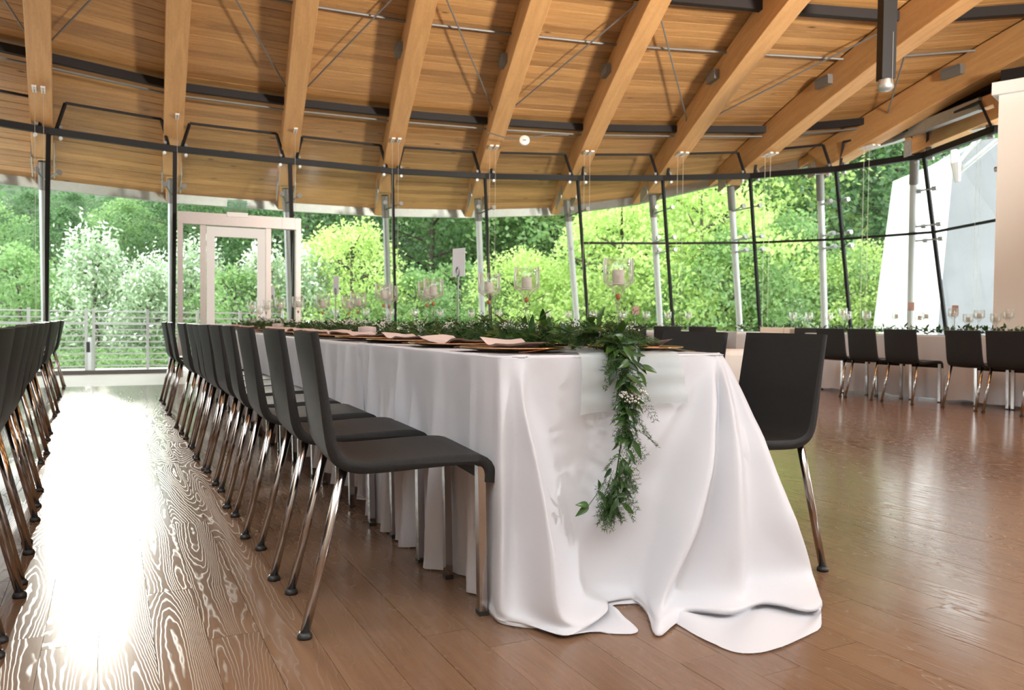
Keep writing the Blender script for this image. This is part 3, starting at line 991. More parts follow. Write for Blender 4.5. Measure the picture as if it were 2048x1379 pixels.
CATS = {'dark': 'tree', 'mid': 'tree', 'lime': 'tree', 'pale': 'shrub', 'hedge': 'bush'}
EDGE = [97, 350, 580, 785, 970, 1155, 1325, 1500, 1672, 1848]
def where(px):
    k = sum(px > e for e in EDGE)
    return ['left of the leftmost mullion', 'between the leftmost mullions', 'behind the glass door', 'in the bay right of the door', 'in the second bay right of the door',
            'in the third bay right of the door', 'in the fourth bay right of the door', 'in the fifth bay right of the door', 'in the sixth bay right of the door', 'in the bay before the leaning fin', 'beyond the leaning fin'][k]
used = {}
def plant(kind, px, zc, ztop, rowname, sx=1.0):
    H, parts = KINDS[kind]
    xc = (px - 1024) / F * zc
    g0 = gz(xc, zc)
    p = cw(xc, zc, g0)
    s = (ztop - g0) / H
    nm, lb = NAMES[kind]
    t = empty(nm, p, rnd.uniform(0, 6.28))
    t.scale = (s * sx, s * sx, s)
    lab = '%s %s %s' % (lb, rowname, where(px))
    used[lab] = used.get(lab, 0) + 1
    tag(t, lab, CATS[kind], 'trees and bushes outside the glass wall')
    for pn, me in parts:
        o = link(pn, me, t)
        if pn != 'trunk': o['kind'] = 'stuff'
    return t, lab
TREES = []
def T(*a, **k): TREES.append(plant(*a, **k))
def tz(py, zc): return HC + (642 - py) * zc / F
# far row on the slope
for px, zc, tp in ((-60, 44, 7.6), (60, 41, 7.3), (150, 45, 7.9), (265, 42, 8.2), (400, 40, 10), (520, 43, 11), (655, 40, 10.5), (800, 42, 11.5), (930, 40, 11), (1060, 43, 12), (1210, 40, 11), (1370, 42, 12),
                   (1540, 40, 12), (1690, 42, 12.5), (1790, 39, 12), (1960, 41, 13)):
    T('dark', px, zc, tp, 'far upslope', sx=1.25)
# middle row
for px, zc, tp, kd in ((-40, 30, 5.4, 'mid'), (130, 27, 4.6, 'dark'), (250, 29, 5.2, 'mid'), (395, 28, 6.2, 'dark'), (520, 29, 7.0, 'mid'), (610, 26, 6.5, 'dark'), (860, 27, 7.8, 'dark'), (960, 29, 8.2, 'mid'),
                       (1110, 27, 7.8, 'mid'), (1290, 29, 8.8, 'lime'), (1440, 26, 8.2, 'lime'), (1600, 27, 8.5, 'dark'), (1740, 28, 9.0, 'mid'), (1830, 26, 8.2, 'dark')):
    T(kd, px, zc, tp, 'midway upslope', sx=1.1)
# front row
for px, zc, py, kd in ((40, 19.5, 500, 'mid'), (190, 19.0, 470, 'pale'), (300, 18.6, 520, 'pale'), (385, 19.5, 490, 'pale'), (470, 18.6, 540, 'mid'), (525, 19.3, 500, 'pale'), (612, 19.0, 505, 'pale'), (700, 20.0, 440, 'lime'),
                       (830, 19.5, 540, 'mid'), (920, 20.5, 520, 'mid'), (1040, 20.0, 490, 'lime'), (1120, 21, 520, 'lime'), (1240, 20.0, 380, 'lime'), (1400, 20.5, 330, 'lime'), (1450, 19.0, 460, 'mid'),
                       (1580, 20.5, 420, 'mid'), (1650, 19.5, 500, 'lime'), (1745, 20.0, 470, 'lime'), (1585, 18.6, 605, 'pale')):
    T(kd, px, zc, tz(py, zc), 'close outside')
for k, px in enumerate((30, 110, 215, 270, 345, 440, 520, 590, 660, 760, 880, 1000, 1130, 1260, 1390, 1470, 1550)):
    T('hedge', px, 16.6 + .4 * (k % 3), tz(690 + 8 * (k % 2), 16.8) if px < 600 else tz(650, 16.8), 'behind the railing' if px < 600 else 'low outside', sx=1.15)
for t, lab in TREES:                      # same wording twice: tell them apart by side
    if used[lab] > 1:
        same = [q for q, l2 in TREES if l2 == lab]
        for k, q in enumerate(same):
            q['label'] = lab + (', %s from the left' % ORD[k] if len(same) > 2 else ', left one' if k == 0 else ', right one')
# undergrowth over the slope
P = []
for _ in range(900):
    zc = nr.uniform(21, 74); xc = nr.uniform(-.75, .62) * zc
    q = nr.normal(size=(26, 3)) * np.array([.8, .8, .45])
    b_ = cw(xc, zc, gz(xc, zc) + nr.uniform(.1, .9))
    P.append(np.array(b_) + q)
ug = link('undergrowth', leaves_mesh('undergrowth', np.concatenate(P), .42, M['tree_dark']))
tag(ug, 'tangled dark green undergrowth covering the wooded slope', 'undergrowth', kind='stuff')

# ------------------------------------------------------------------ chairs
PROF = [(.262, .372), (.263, .398), (.254, .421), (.232, .435), (.19, .440), (.10, .438), (.0, .433), (-.08, .431), (-.118, .436), (-.148, .450), (-.166, .476),
        (-.176, .52), (-.185, .58), (-.196, .66), (-.207, .735), (-.215, .786)]
def cr(p0, p1, p2, p3, t):
    return tuple(.5 * (2 * b + (c - a) * t + (2 * a - 5 * b + 4 * c - d) * t * t + (3 * b - a - 3 * c + d) * t ** 3) for a, b, c, d in zip(p0, p1, p2, p3))
def refine(pts, n):
    out_ = []
    for i in range(len(pts) - 1):
        p0, p1, p2, p3 = pts[max(i - 1, 0)], pts[i], pts[i + 1], pts[min(i + 2, len(pts) - 1)]
        for k in range(n):
            out_.append(cr(p0, p1, p2, p3, k / n))
    out_.append(tuple(pts[-1]))
    return out_
def shell_piece(i0, i1, name, mat):
    full = refine(PROF, 2)
    seg = full[2 * i0:2 * i1 + 1]
    ys = [-.19, -.186, -.15, -.10, -.05, 0, .05, .10, .15, .186, .19]
    rows = []
    nfull = len(full)
    for y in ys:
        loop_a, loop_b = [], []
        for k, (x, z) in enumerate(seg):
            gi = k + 2 * i0
            a_ = full[max(gi - 1, 0)]; b_ = full[min(gi + 1, nfull - 1)]
            tx, tz_ = b_[0] - a_[0], b_[1] - a_[1]
            L = math.hypot(tx, tz_); nx, nz = -tz_ / L, tx / L       # normal pointing away from the sitter
            back = max(0.0, min(1.0, (z - .47) / .25)) if gi > 18 else 0
            conc = -.020 * back * (1 - (y / .19) ** 2)
            dish = -.006 * (1 - (y / .19) ** 2) * (1 if 8 < gi < 20 else 0)
            th = (.030 - .010 * back) * (.45 if abs(y) > .188 else 1.0)
            loop_a.append((x + conc + nx * th / 2, y, z + dish + nz * th / 2))
            loop_b.append((x + conc - nx * th / 2, y, z + dish - nz * th / 2))
        rows.append(loop_a + loop_b[::-1])
    mb = MB().grid(rows, closed=True)
    m_ = len(rows[0])
    mb.f.append(tuple(reversed(range(m_))))
    mb.f.append(tuple((len(rows) - 1) * m_ + k for k in range(m_)))
    me = mb.mesh(name, mat)
    bm = bmesh.new(); bm.from_mesh(me); bmesh.ops.recalc_face_normals(bm, faces=bm.faces); bm.to_mesh(me); bm.free()
    for p in me.polygons: p.use_smooth = True
    me.set_sharp_from_angle(angle=math.radians(42))
    return me
def make_chair(mat):
    me_seat = shell_piece(0, 9, 'chair_seat', mat)
    me_back = shell_piece(9, 15, 'chair_back', mat)
    fl = MB().board((.238, 0, .418), (.248, 0, .012), (0, .030, 0), (.022, 0, 0)).mesh('front_leg', M['chrome'])
    fg = MB().board((.248, 0, .012), (.248, 0, 0), (0, .034, 0), (.027, 0, 0)).mesh('glide', M['rubber'])
    rl = MB().tube([(-.138, 0, .428), (-.236, .012, .012)], .0125, 12).mesh('rear_leg', M['chrome'], True)
    rl2 = MB().tube([(-.138, 0, .428), (-.236, -.012, .012)], .0125, 12).mesh('rear_leg', M['chrome'], True)
    rg = MB().lathe([(0, .016), (.014, .016), (.019, .008), (.019, 0), (0, 0)], 14).mesh('glide', M['rubber'], True)
    def inst(loc, rz, label, group):
        c = empty('dining_chair', loc, rz)
        tag(c, label, 'chair', group)
        link('seat', me_seat, c); link('backrest', me_back, c)
        for s_ in (-1, 1):
            l = link('leg', fl, c); l.location = (0, s_ * .168, 0)
            gl_ = link('glide', fg, l)
            l = link('leg', rl if s_ > 0 else rl2, c); l.location = (0, s_ * .165, 0)
            gl_ = link('glide', rg, l); gl_.location = (-.236, s_ * .012, 0)
        return c
    return inst
chair = make_chair(M['shell'])
cream_chair = make_chair(M['cream_shell'])
# left side of the main table: near rear feet read off the photograph (px, py)
L1 = [2.184, 2.70, 3.235, 3.76, 4.30, 4.74, 5.17, 5.62, 6.27, 7.5, 8.45]
for k, y in enumerate(L1):
    chair(((.700 if k == 0 else .700) + (.006 * math.sin(k * 2.1) if k else 0), y, 0), math.radians([-6, -3, -2, -3, 0, 1, -2, 0, 1.5, -1, 1][k]),
          'charcoal chair on the left of the main table, %s from the near end' % ORD[k], 'chairs along the left side of the main table')
R1 = [(1.893, 2.05, 177), (1.84, 2.46, 179)]
for k, (x, y, r_) in enumerate(R1):
    chair((x, y, 0), math.radians(r_), ['charcoal chair beside the front right corner of the trailing white cloth',
          'charcoal shell chair behind the main table, only its upper backrest showing'][k], 'chairs along the right side of the main table')
L0 = [(-.475, 2.05), (-.475, 2.52), (-.48, 2.99), (-.50, 3.50), (-.52, 4.12), (-.57, 5.3), (-.60, 6.25), (-.63, 7.7), (-.68, 9.2), (-.70, 10.6)]
for k, (x, y) in enumerate(L0):
    chair((x, y, 0), math.radians(180 + [1, -2, 1, 0, 2, -1, 1, -1, 0, 1][k]),
          'charcoal chair in the row at the left picture edge, %s from the camera' % ORD[k], 'chairs along the table at the left edge')
for k, px in enumerate((1668, 1733, 1808, 1937, 2020)):
    p = colx(px, 7.62)
    chair((p.x + .13, p.y, 0), math.radians([3, -2, 2, -3, 2][k]),
          'charcoal chair on the near side of the right table, %s from its far end' % ORD[k], 'chairs along the near side of the right table')
fw = math.atan2(cy, sy)
for k, px in enumerate((1274, 1338, 1408)):
    p = cw((px - 1024) / F * 11.35, 11.35)
    chair(p, fw + math.radians([-25, -18, -20][k]), 'dark chair at the window table behind the garland, %s of three from the left' % ORD[k], 'chairs at the window table')
for k, px in enumerate((1538, 1578)):
    p = cw((px - 1024) / F * 10.75, 10.75)
    cream_chair(p, fw + math.radians(8 * k), 'cream shell chair at the far right window table, %s one' % ('left' if k == 0 else 'right'), 'cream chairs by the far right window')
p = cw((1606 - 1024) / F * 10.6, 10.6)
chair(p, fw, 'dark shell chair just right of the two cream chairs', 'chairs by the far right window')

# ------------------------------------------------------------------ table cloths
ZTAB = .722
class Folds:
    def __init__(s, L, seed, step=.10, amp=.028):
        r = random.Random(seed)
        s.k = []
        x = -.1
        while x < L + .1:
            x += step * r.uniform(.45, 1.6)
            s.k.append((x, step * r.uniform(.13, .36), amp * r.uniform(.25, 1.3), r.uniform(-.05, .3), r.uniform(-.05, .05)))
    def __call__(s, x, v):
        d = 0
        for c, w, a, v0, sl_ in s.k:
            vv = max(0.0, (v - v0) / (1 - v0))
            u = (x - c - sl_ * v) / (w * (1 + .5 * v))
            if abs(u) < 3: d += a * vv ** .6 * math.exp(-u * u)
        return d
ZL = [.600, .45, .30, .15]
def drape_box(name, x0, x1, y0, y1, seed, label, group, hem=.012, step=.11, amp=.028, ends=True, origin=None, rz=0.0, z=ZTAB, skew=0.0):
    """cloth over a table with local rectangle x0..x1, y0..y1"""
    per = []
    r = .02
    def line(ax, ay, bx, by, nx, ny, ds):
        L = math.hypot(bx - ax, by - ay); n = max(2, int(L / ds))
        for k in range(n + 1):
            per.append((ax + (bx - ax) * k / n, ay + (by - ay) * k / n, nx, ny))
    def corner(cx, cy_, a0):
        for k in range(1, 6):
            a_ = a0 + math.pi / 2 * k / 6
            per.append((cx + r * math.cos(a_), cy_ + r * math.sin(a_), math.cos(a_), math.sin(a_)))
    ds = .022
    line(x0, y1 - r, x0, y0 + r, -1, 0, ds); corner(x0 + r, y0 + r, math.pi)
    line(x0 + r, y0, x1 - r, y0, 0, -1, ds); corner(x1 - r, y0 + r, 1.5 * math.pi)
    line(x1, y0 + r, x1, y1 - r, 1, 0, ds); corner(x1 - r, y1 - r, 0)
    line(x1 - r, y1, x0 + r, y1, 0, 1, ds); corner(x0 + r, y1 - r, math.pi / 2)
    acc, s_ = 0, []
    for k, q in enumerate(per):
        if k: acc += math.hypot(q[0] - per[k - 1][0], q[1] - per[k - 1][1]) + .3 * abs(q[2] - per[k - 1][2])
        s_.append(acc)
    f = Folds(acc, seed, step, amp)
    f2 = Folds(acc, seed + 1, step * 3, .03)
    cols = []
    for (x, y, nx, ny), s1 in zip(per, s_):
        c = [(x - nx * .014, y - ny * .014, z), (x - nx * .003, y - ny * .003, z - .004), (x, y, z - .018)]
        for zz in ZL + [hem + .05 + 0 * s1, hem + .02 * f2(s1, 1) / .03]:
            v = min(1, (z - zz) / z)
            d = f(s1, v) - amp * .75 * v
            c.append((x + nx * d, y + ny * d, zz))
        cols.append(refine(c, 3))
    mb = MB().grid(list(map(list, zip(*cols))), closed=True)
    m_ = len(cols)
    mb.f.append(tuple(range(m_)))
    o = mb.build(name, M['cloth'], smooth=True)
    if origin is not None:
        o.location = origin; o.rotation_euler = (0, 0, rz)
    tag(o, label, 'tablecloth', group)
    return o
XL, XR = .962, 1.80
GC = 'white cloths of the main table'
drape_box('tablecloth', XL + .004, XR - .004, 3.30, 5.62, 5, 'white cloth on the main table behind the nearest chairs, second from the near end', GC, hem=.05, z=.7185, step=.10, amp=.065)
drape_box('tablecloth', XL + .006, XR - .006, 5.58, 7.85, 6, 'white cloth on the main table, third from the near end', GC, hem=.03, z=.7195, step=.13)
drape_box('tablecloth', XL + .006, XR - .006, 7.82, 9.75, 7, 'white cloth at the far end of the main table', GC, hem=.03, z=.7185, step=.13)

# near cloth with its trailing front
lev = [ZTAB, ZTAB - .004, ZTAB - .02, .58, .40, .22, .06]
cols = []
fl_ = Folds(1.5, 21, .095, .075)
Y1 = 3.36
yy = Y1
while yy > 2.045:
    c = [(XL + .014, yy, ZTAB), (XL + .003, yy, ZTAB - .004), (XL, yy, ZTAB - .02)]
    for zz in (.58, .40, .22, .06, .03, .018, .010, .005):
        v = (ZTAB - zz) / ZTAB
        near = max(0, min(1, (yy - 2.05) / .15))
        d = (fl_(yy - 2.0, v) - .060 * v) * near + .010 * v * (1 - near)
        hz_ = zz + (.035 * max(0, (yy - 3.1) / .26) if zz < .05 else 0)
        c.append((XL - d, yy, hz_))
    cols.append(c)
    yy -= .012
S = [  # columns of the front, image column and world Y at five heights, then floor and hem pixels
    ([(986, 2.02), (985, 2.02), (985, 2.00), (986, 1.99), (988, 1.975)], (990, 1237), (991, 1239)),
    ([(1000, 1.992), (1002, 1.965), (1006, 1.935), (1008, 1.915), (1005, 1.90)], (1004, 1243), (1005, 1246)),
    ([(1022, 1.990), (1030, 1.972), (1034, 1.955), (1036, 1.935), (1045, 1.885)], (1050, 1250), (1052, 1254)),
    ([(1044, 1.990), (1050, 1.935), (1082, 1.865), (1108, 1.80), (1122, 1.765)], (1140, 1250), (1160, 1261)),
    ([(1056, 1.990), (1056, 1.970), (1082, 1.925), (1110, 1.875), (1136, 1.82)], (1195, 1238), (1272, 1266)),
    ([(1072, 1.990), (1078, 1.990), (1108, 1.985), (1142, 1.955), (1172, 1.90)], (1205, 1214), (1250, 1235)),
    ([(1130, 1.990), (1132, 1.990), (1140, 1.988), (1165, 1.970), (1190, 1.935)], (1212, 1207), (1222, 1212)),
    ([(1230, 1.990), (1230, 1.990), (1228, 1.982), (1225, 1.955), (1230, 1.925)], (1245, 1201), (1256, 1207)),
    ([(1330, 1.990), (1322, 1.982), (1296, 1.958), (1274, 1.925), (1268, 1.90)], (1270, 1203), (1278, 1209)),
    ([(1402, 1.990), (1384, 1.972), (1348, 1.915), (1322, 1.875), (1295, 1.86)], (1295, 1226), (1303, 1236)),
    ([(1426, 1.990), (1430, 1.905), (1426, 1.795), (1393, 1.745), (1335, 1.735)], (1318, 1245), (1322, 1251)),
    ([(1434, 1.990), (1438, 1.945), (1434, 1.850), (1408, 1.815), (1365, 1.790)], (1375, 1228), (1340, 1240)),
    ([(1440, 1.992), (1464, 1.885), (1484, 1.770), (1488, 1.710), (1480, 1.69)], (1468, 1212), (1420, 1284)),
    ([(1444, 1.995), (1470, 1.935), (1494, 1.840), (1506, 1.785), (1508, 1.750)], (1528, 1212), (1497, 1306)),
    ([(1448, 2.00), (1488, 1.925), (1540, 1.810), (1584, 1.735), (1614, 1.705)], (1622, 1207), (1585, 1285)),
    ([(1450, 2.01), (1491, 1.940), (1545, 1.825), (1592, 1.755), (1626, 1.725)], (1630, 1200), (1637, 1238)),
]
fs_ = []
for top, fp_, hp_ in S:
    p0 = col(*top[0])
    e = Vector((p0.x, p0.y, ZTAB - .02))
    inner = Vector((1.38, 2.4, 0)) - Vector((p0.x, p0.y, 0)); inner.normalize()
    c = [tuple(e + inner * .016 + Vector((0, 0, .02))), tuple(e + inner * .004 + Vector((0, 0, .015))), tuple(e)]
    for (px, Y), zz in zip(top[1:], lev[3:]):
        q = col(px, Y, zz)
        c.append(tuple(q))
    kk_ = len(fs_)
    a_, b_ = atz(*fp_, .035 if kk_ in (3, 10, 12, 14) else .008), atz(*hp_, .003)
    dv = b_ - a_; dv.z = 0
    Lp = dv.length
    dv = dv / (Lp + 1e-6)
    bul = a_ + dv * min(.022, .45 * Lp); bul.z = .030 if Lp > .06 else .02
    cre = a_ - dv * min(.012, .2 * Lp); cre.z = .005 if Lp > .06 else .012
    midp = a_.lerp(b_, .55); midp.z = (.024 if kk_ % 2 else .006) if Lp > .06 else .008
    c += [tuple(bul), tuple(cre), tuple(midp), tuple(b_)]
    fs_.append(c)
rs_ = []
for ytop, xl, yl in ((2.03, 1.72, 1.845), (2.06, 1.63, 1.868), (2.10, 1.585, 1.915), (2.16, 1.57, 2.05), (2.26, 1.575, 2.27), (2.42, 1.66, 2.42), (2.6, 1.76, 2.6), (2.8, 1.78, 2.8), (3.1, 1.78, 3.1), (3.36, 1.79, 3.36)):
    c = [(XR - .014, ytop, ZTAB), (XR - .003, ytop, ZTAB - .004), (XR, ytop, ZTAB - .02)]
    for zz, v in ((.58, .35), (.45, .9), (.22, 1), (.06, 1), (.03, 1), (.018, 1), (.010, 1), (.005, 1)):
        c.append((XR + (xl - XR) * v, ytop + (yl - ytop) * v, zz))
    rs_.append(c)
front = fs_ + rs_
dense = []
tr_ = list(zip(*[[tuple(p) for p in c] for c in front]))       # level -> stations
ref = [refine(list(l), 7) for l in tr_]
dense = [list(c) for c in zip(*ref)]
allc = cols + dense
allc = [refine(c, 6) for c in allc]
# soft creases
rr = random.Random(3)
mb = MB().grid(list(map(list, zip(*allc))))
outline = [allc[k][0] for k in range(len(allc))]
mb.f.append(tuple(range(len(allc))))
nc = mb.build('tablecloth', M['cloth'], smooth=True)
tag(nc, 'white satin cloth trailing on the floor at the near end of the main table', 'tablecloth', GC)
tx = bpy.data.textures.new('crease', 'CLOUDS'); tx.noise_scale = .10
dm = nc.modifiers.new('crease', 'DISPLACE'); dm.texture = tx; dm.strength = .009; dm.mid_level = .5; dm.texture_coords = 'LOCAL'

# sheer runner over the table with its end hanging down
run = MB()
rows = []
xa, xb = 1.235, 1.60
for k in range(40):
    f_ = k / 39
    if k < 22: y, zz = 9.6 - (9.6 - 2.0) * k / 21, ZTAB + .006
    elif k < 26: a_ = (k - 21) / 5 * math.pi / 2; y, zz = 2.0 - .024 * math.sin(a_), ZTAB + .006 - .02 * (1 - math.cos(a_))
    else: y, zz = 1.976 + .003 * math.sin(k), ZTAB - .02 - .155 * (k - 25) / 14
    row = []
    for j in range(17):
        u = j / 16
        hang = max(0, (k - 25) / 14)
        row.append((xa + (xb - xa) * u - .012 * hang * (1 - 2 * u), y - hang * (.006 * math.sin(u * 9 + k * .15) + .012) - .010 * (hang > 0), zz + hang * (.028 * u + .004 * math.sin(11 * u)) + (.0015 * math.sin(u * 25 + k) if hang == 0 else 0)))
    rows.append(row)
run.grid(rows)
tag(run.build('table_runner', M['runner'], smooth=True), 'sheer pale mint runner hanging over the near table end', 'runner')

GT = 'white cloths of the right table'
drape_box('tablecloth', 8.12, 8.92, 5.55, 7.55, 31, 'white cloth on the far half of the right table', GT, hem=.02)
drape_box('tablecloth', 8.12, 8.92, 3.5, 5.60, 32, 'white cloth on the near half of the right table, cut by the picture edge', GT, hem=.02, z=.724)
q = cw(-2.75, 11.75)
drape_box('tablecloth', 0, .72, -5.9, 0, 33, 'white cloth on the long window table behind the main table', None, hem=.02, origin=(q.x, q.y, 0), rz=math.atan2(cw(1, 0).y, cw(1, 0).x) + math.pi / 2, step=.16)
q = cw(3.15, 11.15)
drape_box('tablecloth', 0, .7, -1.55, 0, 34, 'white cloth on the short table at the far right window', None, hem=.02, origin=(q.x, q.y, 0), rz=math.atan2(cw(1, 0).y, cw(1, 0).x) + math.pi / 2, step=.16)
drape_box('tablecloth', -2.0, -1.06, 1.2, 10.4, 35, 'white cloth on the table behind the left edge chair row', None, hem=.02, step=.16)

# white lounge chair glimpsed behind the cloth corner
q = cw(2.62, 9.4)
lc = empty('lounge_chair', q, fw + .35)
tag(lc, 'low white upholstered lounge chair glimpsed right of the cloth corner', 'lounge chair')
MB().box(0, 0, .24, .62, .66, .26).build('seat_cushion', M['upholstery'], lc, bevel=.06)
MB().box(-.27, 0, .33, .16, .70, .42).build('back_cushion', M['upholstery'], lc, bevel=.07)
for s_ in (-1, 1):
    MB().box(.02, s_ * .33, .28, .56, .12, .34).build('arm', M['upholstery'], lc, bevel=.05)
    for t_ in (-1, 1):
        MB().tube([(t_ * .25, s_ * .27, .13), (t_ * .26, s_ * .28, 0)], .018, 8).build('leg', M['chrome'], lc)

# ------------------------------------------------------------------ tall glass candle holders
def holder_meshes(h):
    rb, hb = .053, .088
    z0 = h - hb
    prof = [(0.0, .000), (.040, .000), (.041, .004), (.022, .010), (.009, .022), (.0082, .05), (.0078, z0 - .075), (.0085, z0 - .055), (.011, z0 - .040), (.022, z0 - .022), (.040, z0 - .008), (rb, z0 + .002),
            (rb + .001, z0 + .03), (rb, h - .002), (rb - .0008, h), (rb - .0035, h - .001), (rb - .004, z0 + .03), (rb - .005, z0 + .008), (.034, z0 - .001), (.012, z0 - .006), (0, z0 - .007)]
    return MB().lathe(prof, 20).mesh('glass_stem', M['glass'], True)
HM = {}
cnd = MB().lathe([(0, 0), (.0205, 0), (.021, .002), (.021, .050), (.019, .053), (.010, .050), (0, .049)], 18).mesh('candle', M['wax'], True)
wick = MB().tube([(0, 0, .048), (.001, 0, .058)], .0012, 5).mesh('wick', M['black'])
bead = MB().lathe([(0, -.011), (.006, -.009), (.0095, 0), (.0075, .008), (0, .012)], 14).mesh('bead', M['bead'], True)
def holder(loc, h, label, group, parts=True):
    h = round(h / .02) * .02
    if h not in HM: HM[h] = holder_meshes(h)
    o = empty('candle_holder', loc)
    tag(o, label, 'candle holder', group)
    link('glass_stem', HM[h], o)
    c = link('candle', cnd, o); c.location.z = h - .088 - .006
    if parts:
        link('wick', wick, c)
        b_ = link('bead', bead, o); b_.location.z = h - .088 - .047
    return o
ZC = ZTAB + .003
def hfor(p, py):
    zc = p.x * sy + p.y * cy
    px = 1024 + F * (p.x * cy - p.y * sy) / zc
    return HC + (634.2 + .0105 * px - py) * zc / F - ZC
T1H = [(1235, 517, 1.60), (1052, 533, 1.55), (977, 548, 1.60), (866, 558, 1.55), (853, 564, 1.64), (767, 567, 1.50), (778, 573, 1.62), (716, 582, 1.48), (697, 588, 1.60), (645, 591, 1.42), (596, 592, 1.50), (560, 598, 1.50),
       (532, 601, 1.50), (517, 611, 1.60), (503, 603, 1.45)]
for k, (px, py, X) in enumerate(T1H):
    p = colx(px, X)
    h = max(.24, min(.36, hfor(p, py)))
    holder((p.x, p.y, ZC), h, 'tall glass candle holder on the main table, %s from the near end' % ORD[k], 'candle holders on the main table')
for k, px in enumerate((671, 732, 781, 829, 880, 942, 997, 1094, 1137, 1186, 1246, 1292, 1335, 1376)):
    zc = 12.1
    p = cw((px - 1024) / F * zc, zc)
    holder((p.x, p.y, ZC), .28, 'small far glass candle holder on the window table, %s from the left' % ORD[k], 'candle holders on the window table', False)
for k, (px, hh) in enumerate(((1685, .32), (1693, .28), (1732, .28), (1792, .28), (1838, .26), (1852, .28), (1905, .30), (1935, .24), (1957, .28), (1990, .24), (2015, .28))):
    p = colx(px, 8.52 + .1 * (k % 2))
    holder((p.x, p.y, ZC + .003), hh, 'glass candle holder on the right table, %s from its far end' % ORD[k], 'candle holders on the right table', False)
for k, px in enumerate((1585, 1617, 1657)):
    p = cw((px - 1024) / F * 11.5, 11.5)
    holder((p.x, p.y, ZC), .28, 'bright glass candle holder on the short far right window table, %s from the left' % ORD[k], 'candle holders on the far right window table', False)

# ------------------------------------------------------------------ table number cards on stands
def card_stand(loc, rz, h, label, mat, w=.085, ch=.128):
    o = empty('table_number_stand', loc, rz)
    tag(o, label, 'card stand', 'table number stands')
    MB().lathe([(0, 0), (.034, 0), (.034, .004), (.006, .009), (0, .009)], 18).build('base', M['steel'], o, autos=40)
    MB().tube([(0, 0, .005), (0, 0, h - ch + .004)], .0038, 8).build('rod', M['steel'], o, autos=60)
    ring = [(.011 * math.cos(t), -.004, h - ch + .022 + .02 * math.sin(t)) for t in np.linspace(-math.pi / 2, 1.5 * math.pi, 15)]
    MB().tube(ring, .0026, 6, False).build('clip', M['steel'], o, autos=60)
    MB().box(.004, 0, h - ch / 2, w, .0018, ch).build('card', mat, o)
for k, (px, X, py) in enumerate(((915, 1.42, 497), (671, 1.42, 552), (545, 1.42, 572))):
    p = colx(px, X)
    card_stand((p.x, p.y, ZC), math.radians([-72, -78, -78][k]), hfor(p, py), 'white table card on a slim steel stand, %s from the main table near end' % ORD[k], M['card'])
for k, (px, X, py) in enumerate(((1820, 8.55, 605), (1908, 8.6, 611))):
    p = colx(px, X)
    card_stand((p.x, p.y, ZC + .003), -YAW + .2, hfor(p, py), ['brownish table card on a stand before the leaning fin', 'brownish table card on a stand before the grey concrete wall'][k], M['card_dark'], w=.085, ch=.10)
p = cw((1270 - 1024) / F * 12.0, 12.0)
card_stand((p.x, p.y, ZC), -YAW, .355, 'brownish table card on the window table behind the nearest candle', M['card_dark'], w=.10, ch=.125)

# blush bowls between the leaves
for k, (px, X) in enumerate(((734, 1.20), (556, 1.26))):
    p = colx(px, X)
    o = empty('small_bowl', (p.x, p.y, ZC + .004))
    tag(o, 'blush ceramic bowl at the garland edge, %s of the two' % ('nearer' if k == 0 else 'farther'), 'bowl', 'blush bowls')
    MB().lathe([(0, 0), (.030, 0), (.042, .012), (.047, .035), (.046, .055), (.042, .056), (.040, .040), (.034, .016), (0, .012)], 24).build('bowl_body', M['bowl'], o, autos=50)
    MB().lathe([(0, .060), (.036, .057), (.040, .052), (.036, .048), (0, .046)], 20).build('bowl_filling', M['napkin'], o, autos=50)

# ------------------------------------------------------------------ place settings
plate_me = MB().lathe([(0, .004), (.105, .004), (.112, .007), (.158, .013), (.165, .0135), (.166, .0115), (.160, .009), (.112, .002), (.10, 0), (0, 0)], 40).mesh('plate', M['charger'], True)
rim_me = MB().lathe([(.158, .0135), (.1655, .0145), (.1668, .012), (.1655, .011)], 40).mesh('rim', M['gold'], True)
def napkin_mesh(seed):
    r = random.Random(seed)
    rows = []
    for i in range(15):
        u = i / 14 - .5
        row = []
        for j in range(9):
            v = j / 8 - .5
            w = .085 * (1 - .25 * abs(u))
            z = .017 + .006 * math.sin(v * 14 + seed) * math.exp(-((u) * 3) ** 2) + .028 * max(0, u - .2) * 2.4 + .022 * max(0, -u - .22) * 2
            z += .004 * math.sin(9 * u + 5 * v + seed)
            row.append((u * .27 + .012 * math.sin(v * 5), v * 2 * w * (.7 + .5 * abs(u)), z))
        rows.append(row)
    mb = MB().grid(rows)
    rows2 = [[(p[0] * .93, p[1] * .9, p[2] - .006) for p in row] for row in rows]
    mb.grid(rows2)
    return mb.mesh('napkin', M['napkin'], True)
NAP = [napkin_mesh(s) for s in (1, 4, 8)]
def cutlery_mesh(kind):
    mb = MB()
    n = 16
    def w(t):
        if kind == 'fork': return .0045 + .004 * max(0, (t - .45)) if t < .66 else .0045 + .0085 * math.sin(min(1, (t - .66) / .12) * math.pi / 2)
        return .005 + (.0065 * math.sin(min(1, max(0, (t - .45) / .15)) * math.pi / 2) * (1 - max(0, (t - .85) / .15) ** 2))
    top = .80 if kind == 'fork' else 1.0
    rows = []
    for k in range(n + 1):
        t = k / n * top
        z = .004 + .010 * math.sin(t * 2.6) ** 2 + .012 * max(0, t - .7)
        rows.append([(t * .20 - .10, -w(t), z), (t * .20 - .10, 0, z + .0012), (t * .20 - .10, w(t), z)])
    mb.grid(rows)
    mb.grid([[(x, y, z - .0016) for x, y, z in r] for r in rows])
    if kind == 'fork':
        for q in (-.0105, -.0035, .0035, .0105):
            mb.board((.058, q, .0185), (.10, q * .9, .0165), (0, .0032, 0), (0, 0, .0016))
    return mb.mesh(kind, M['gold'], True)
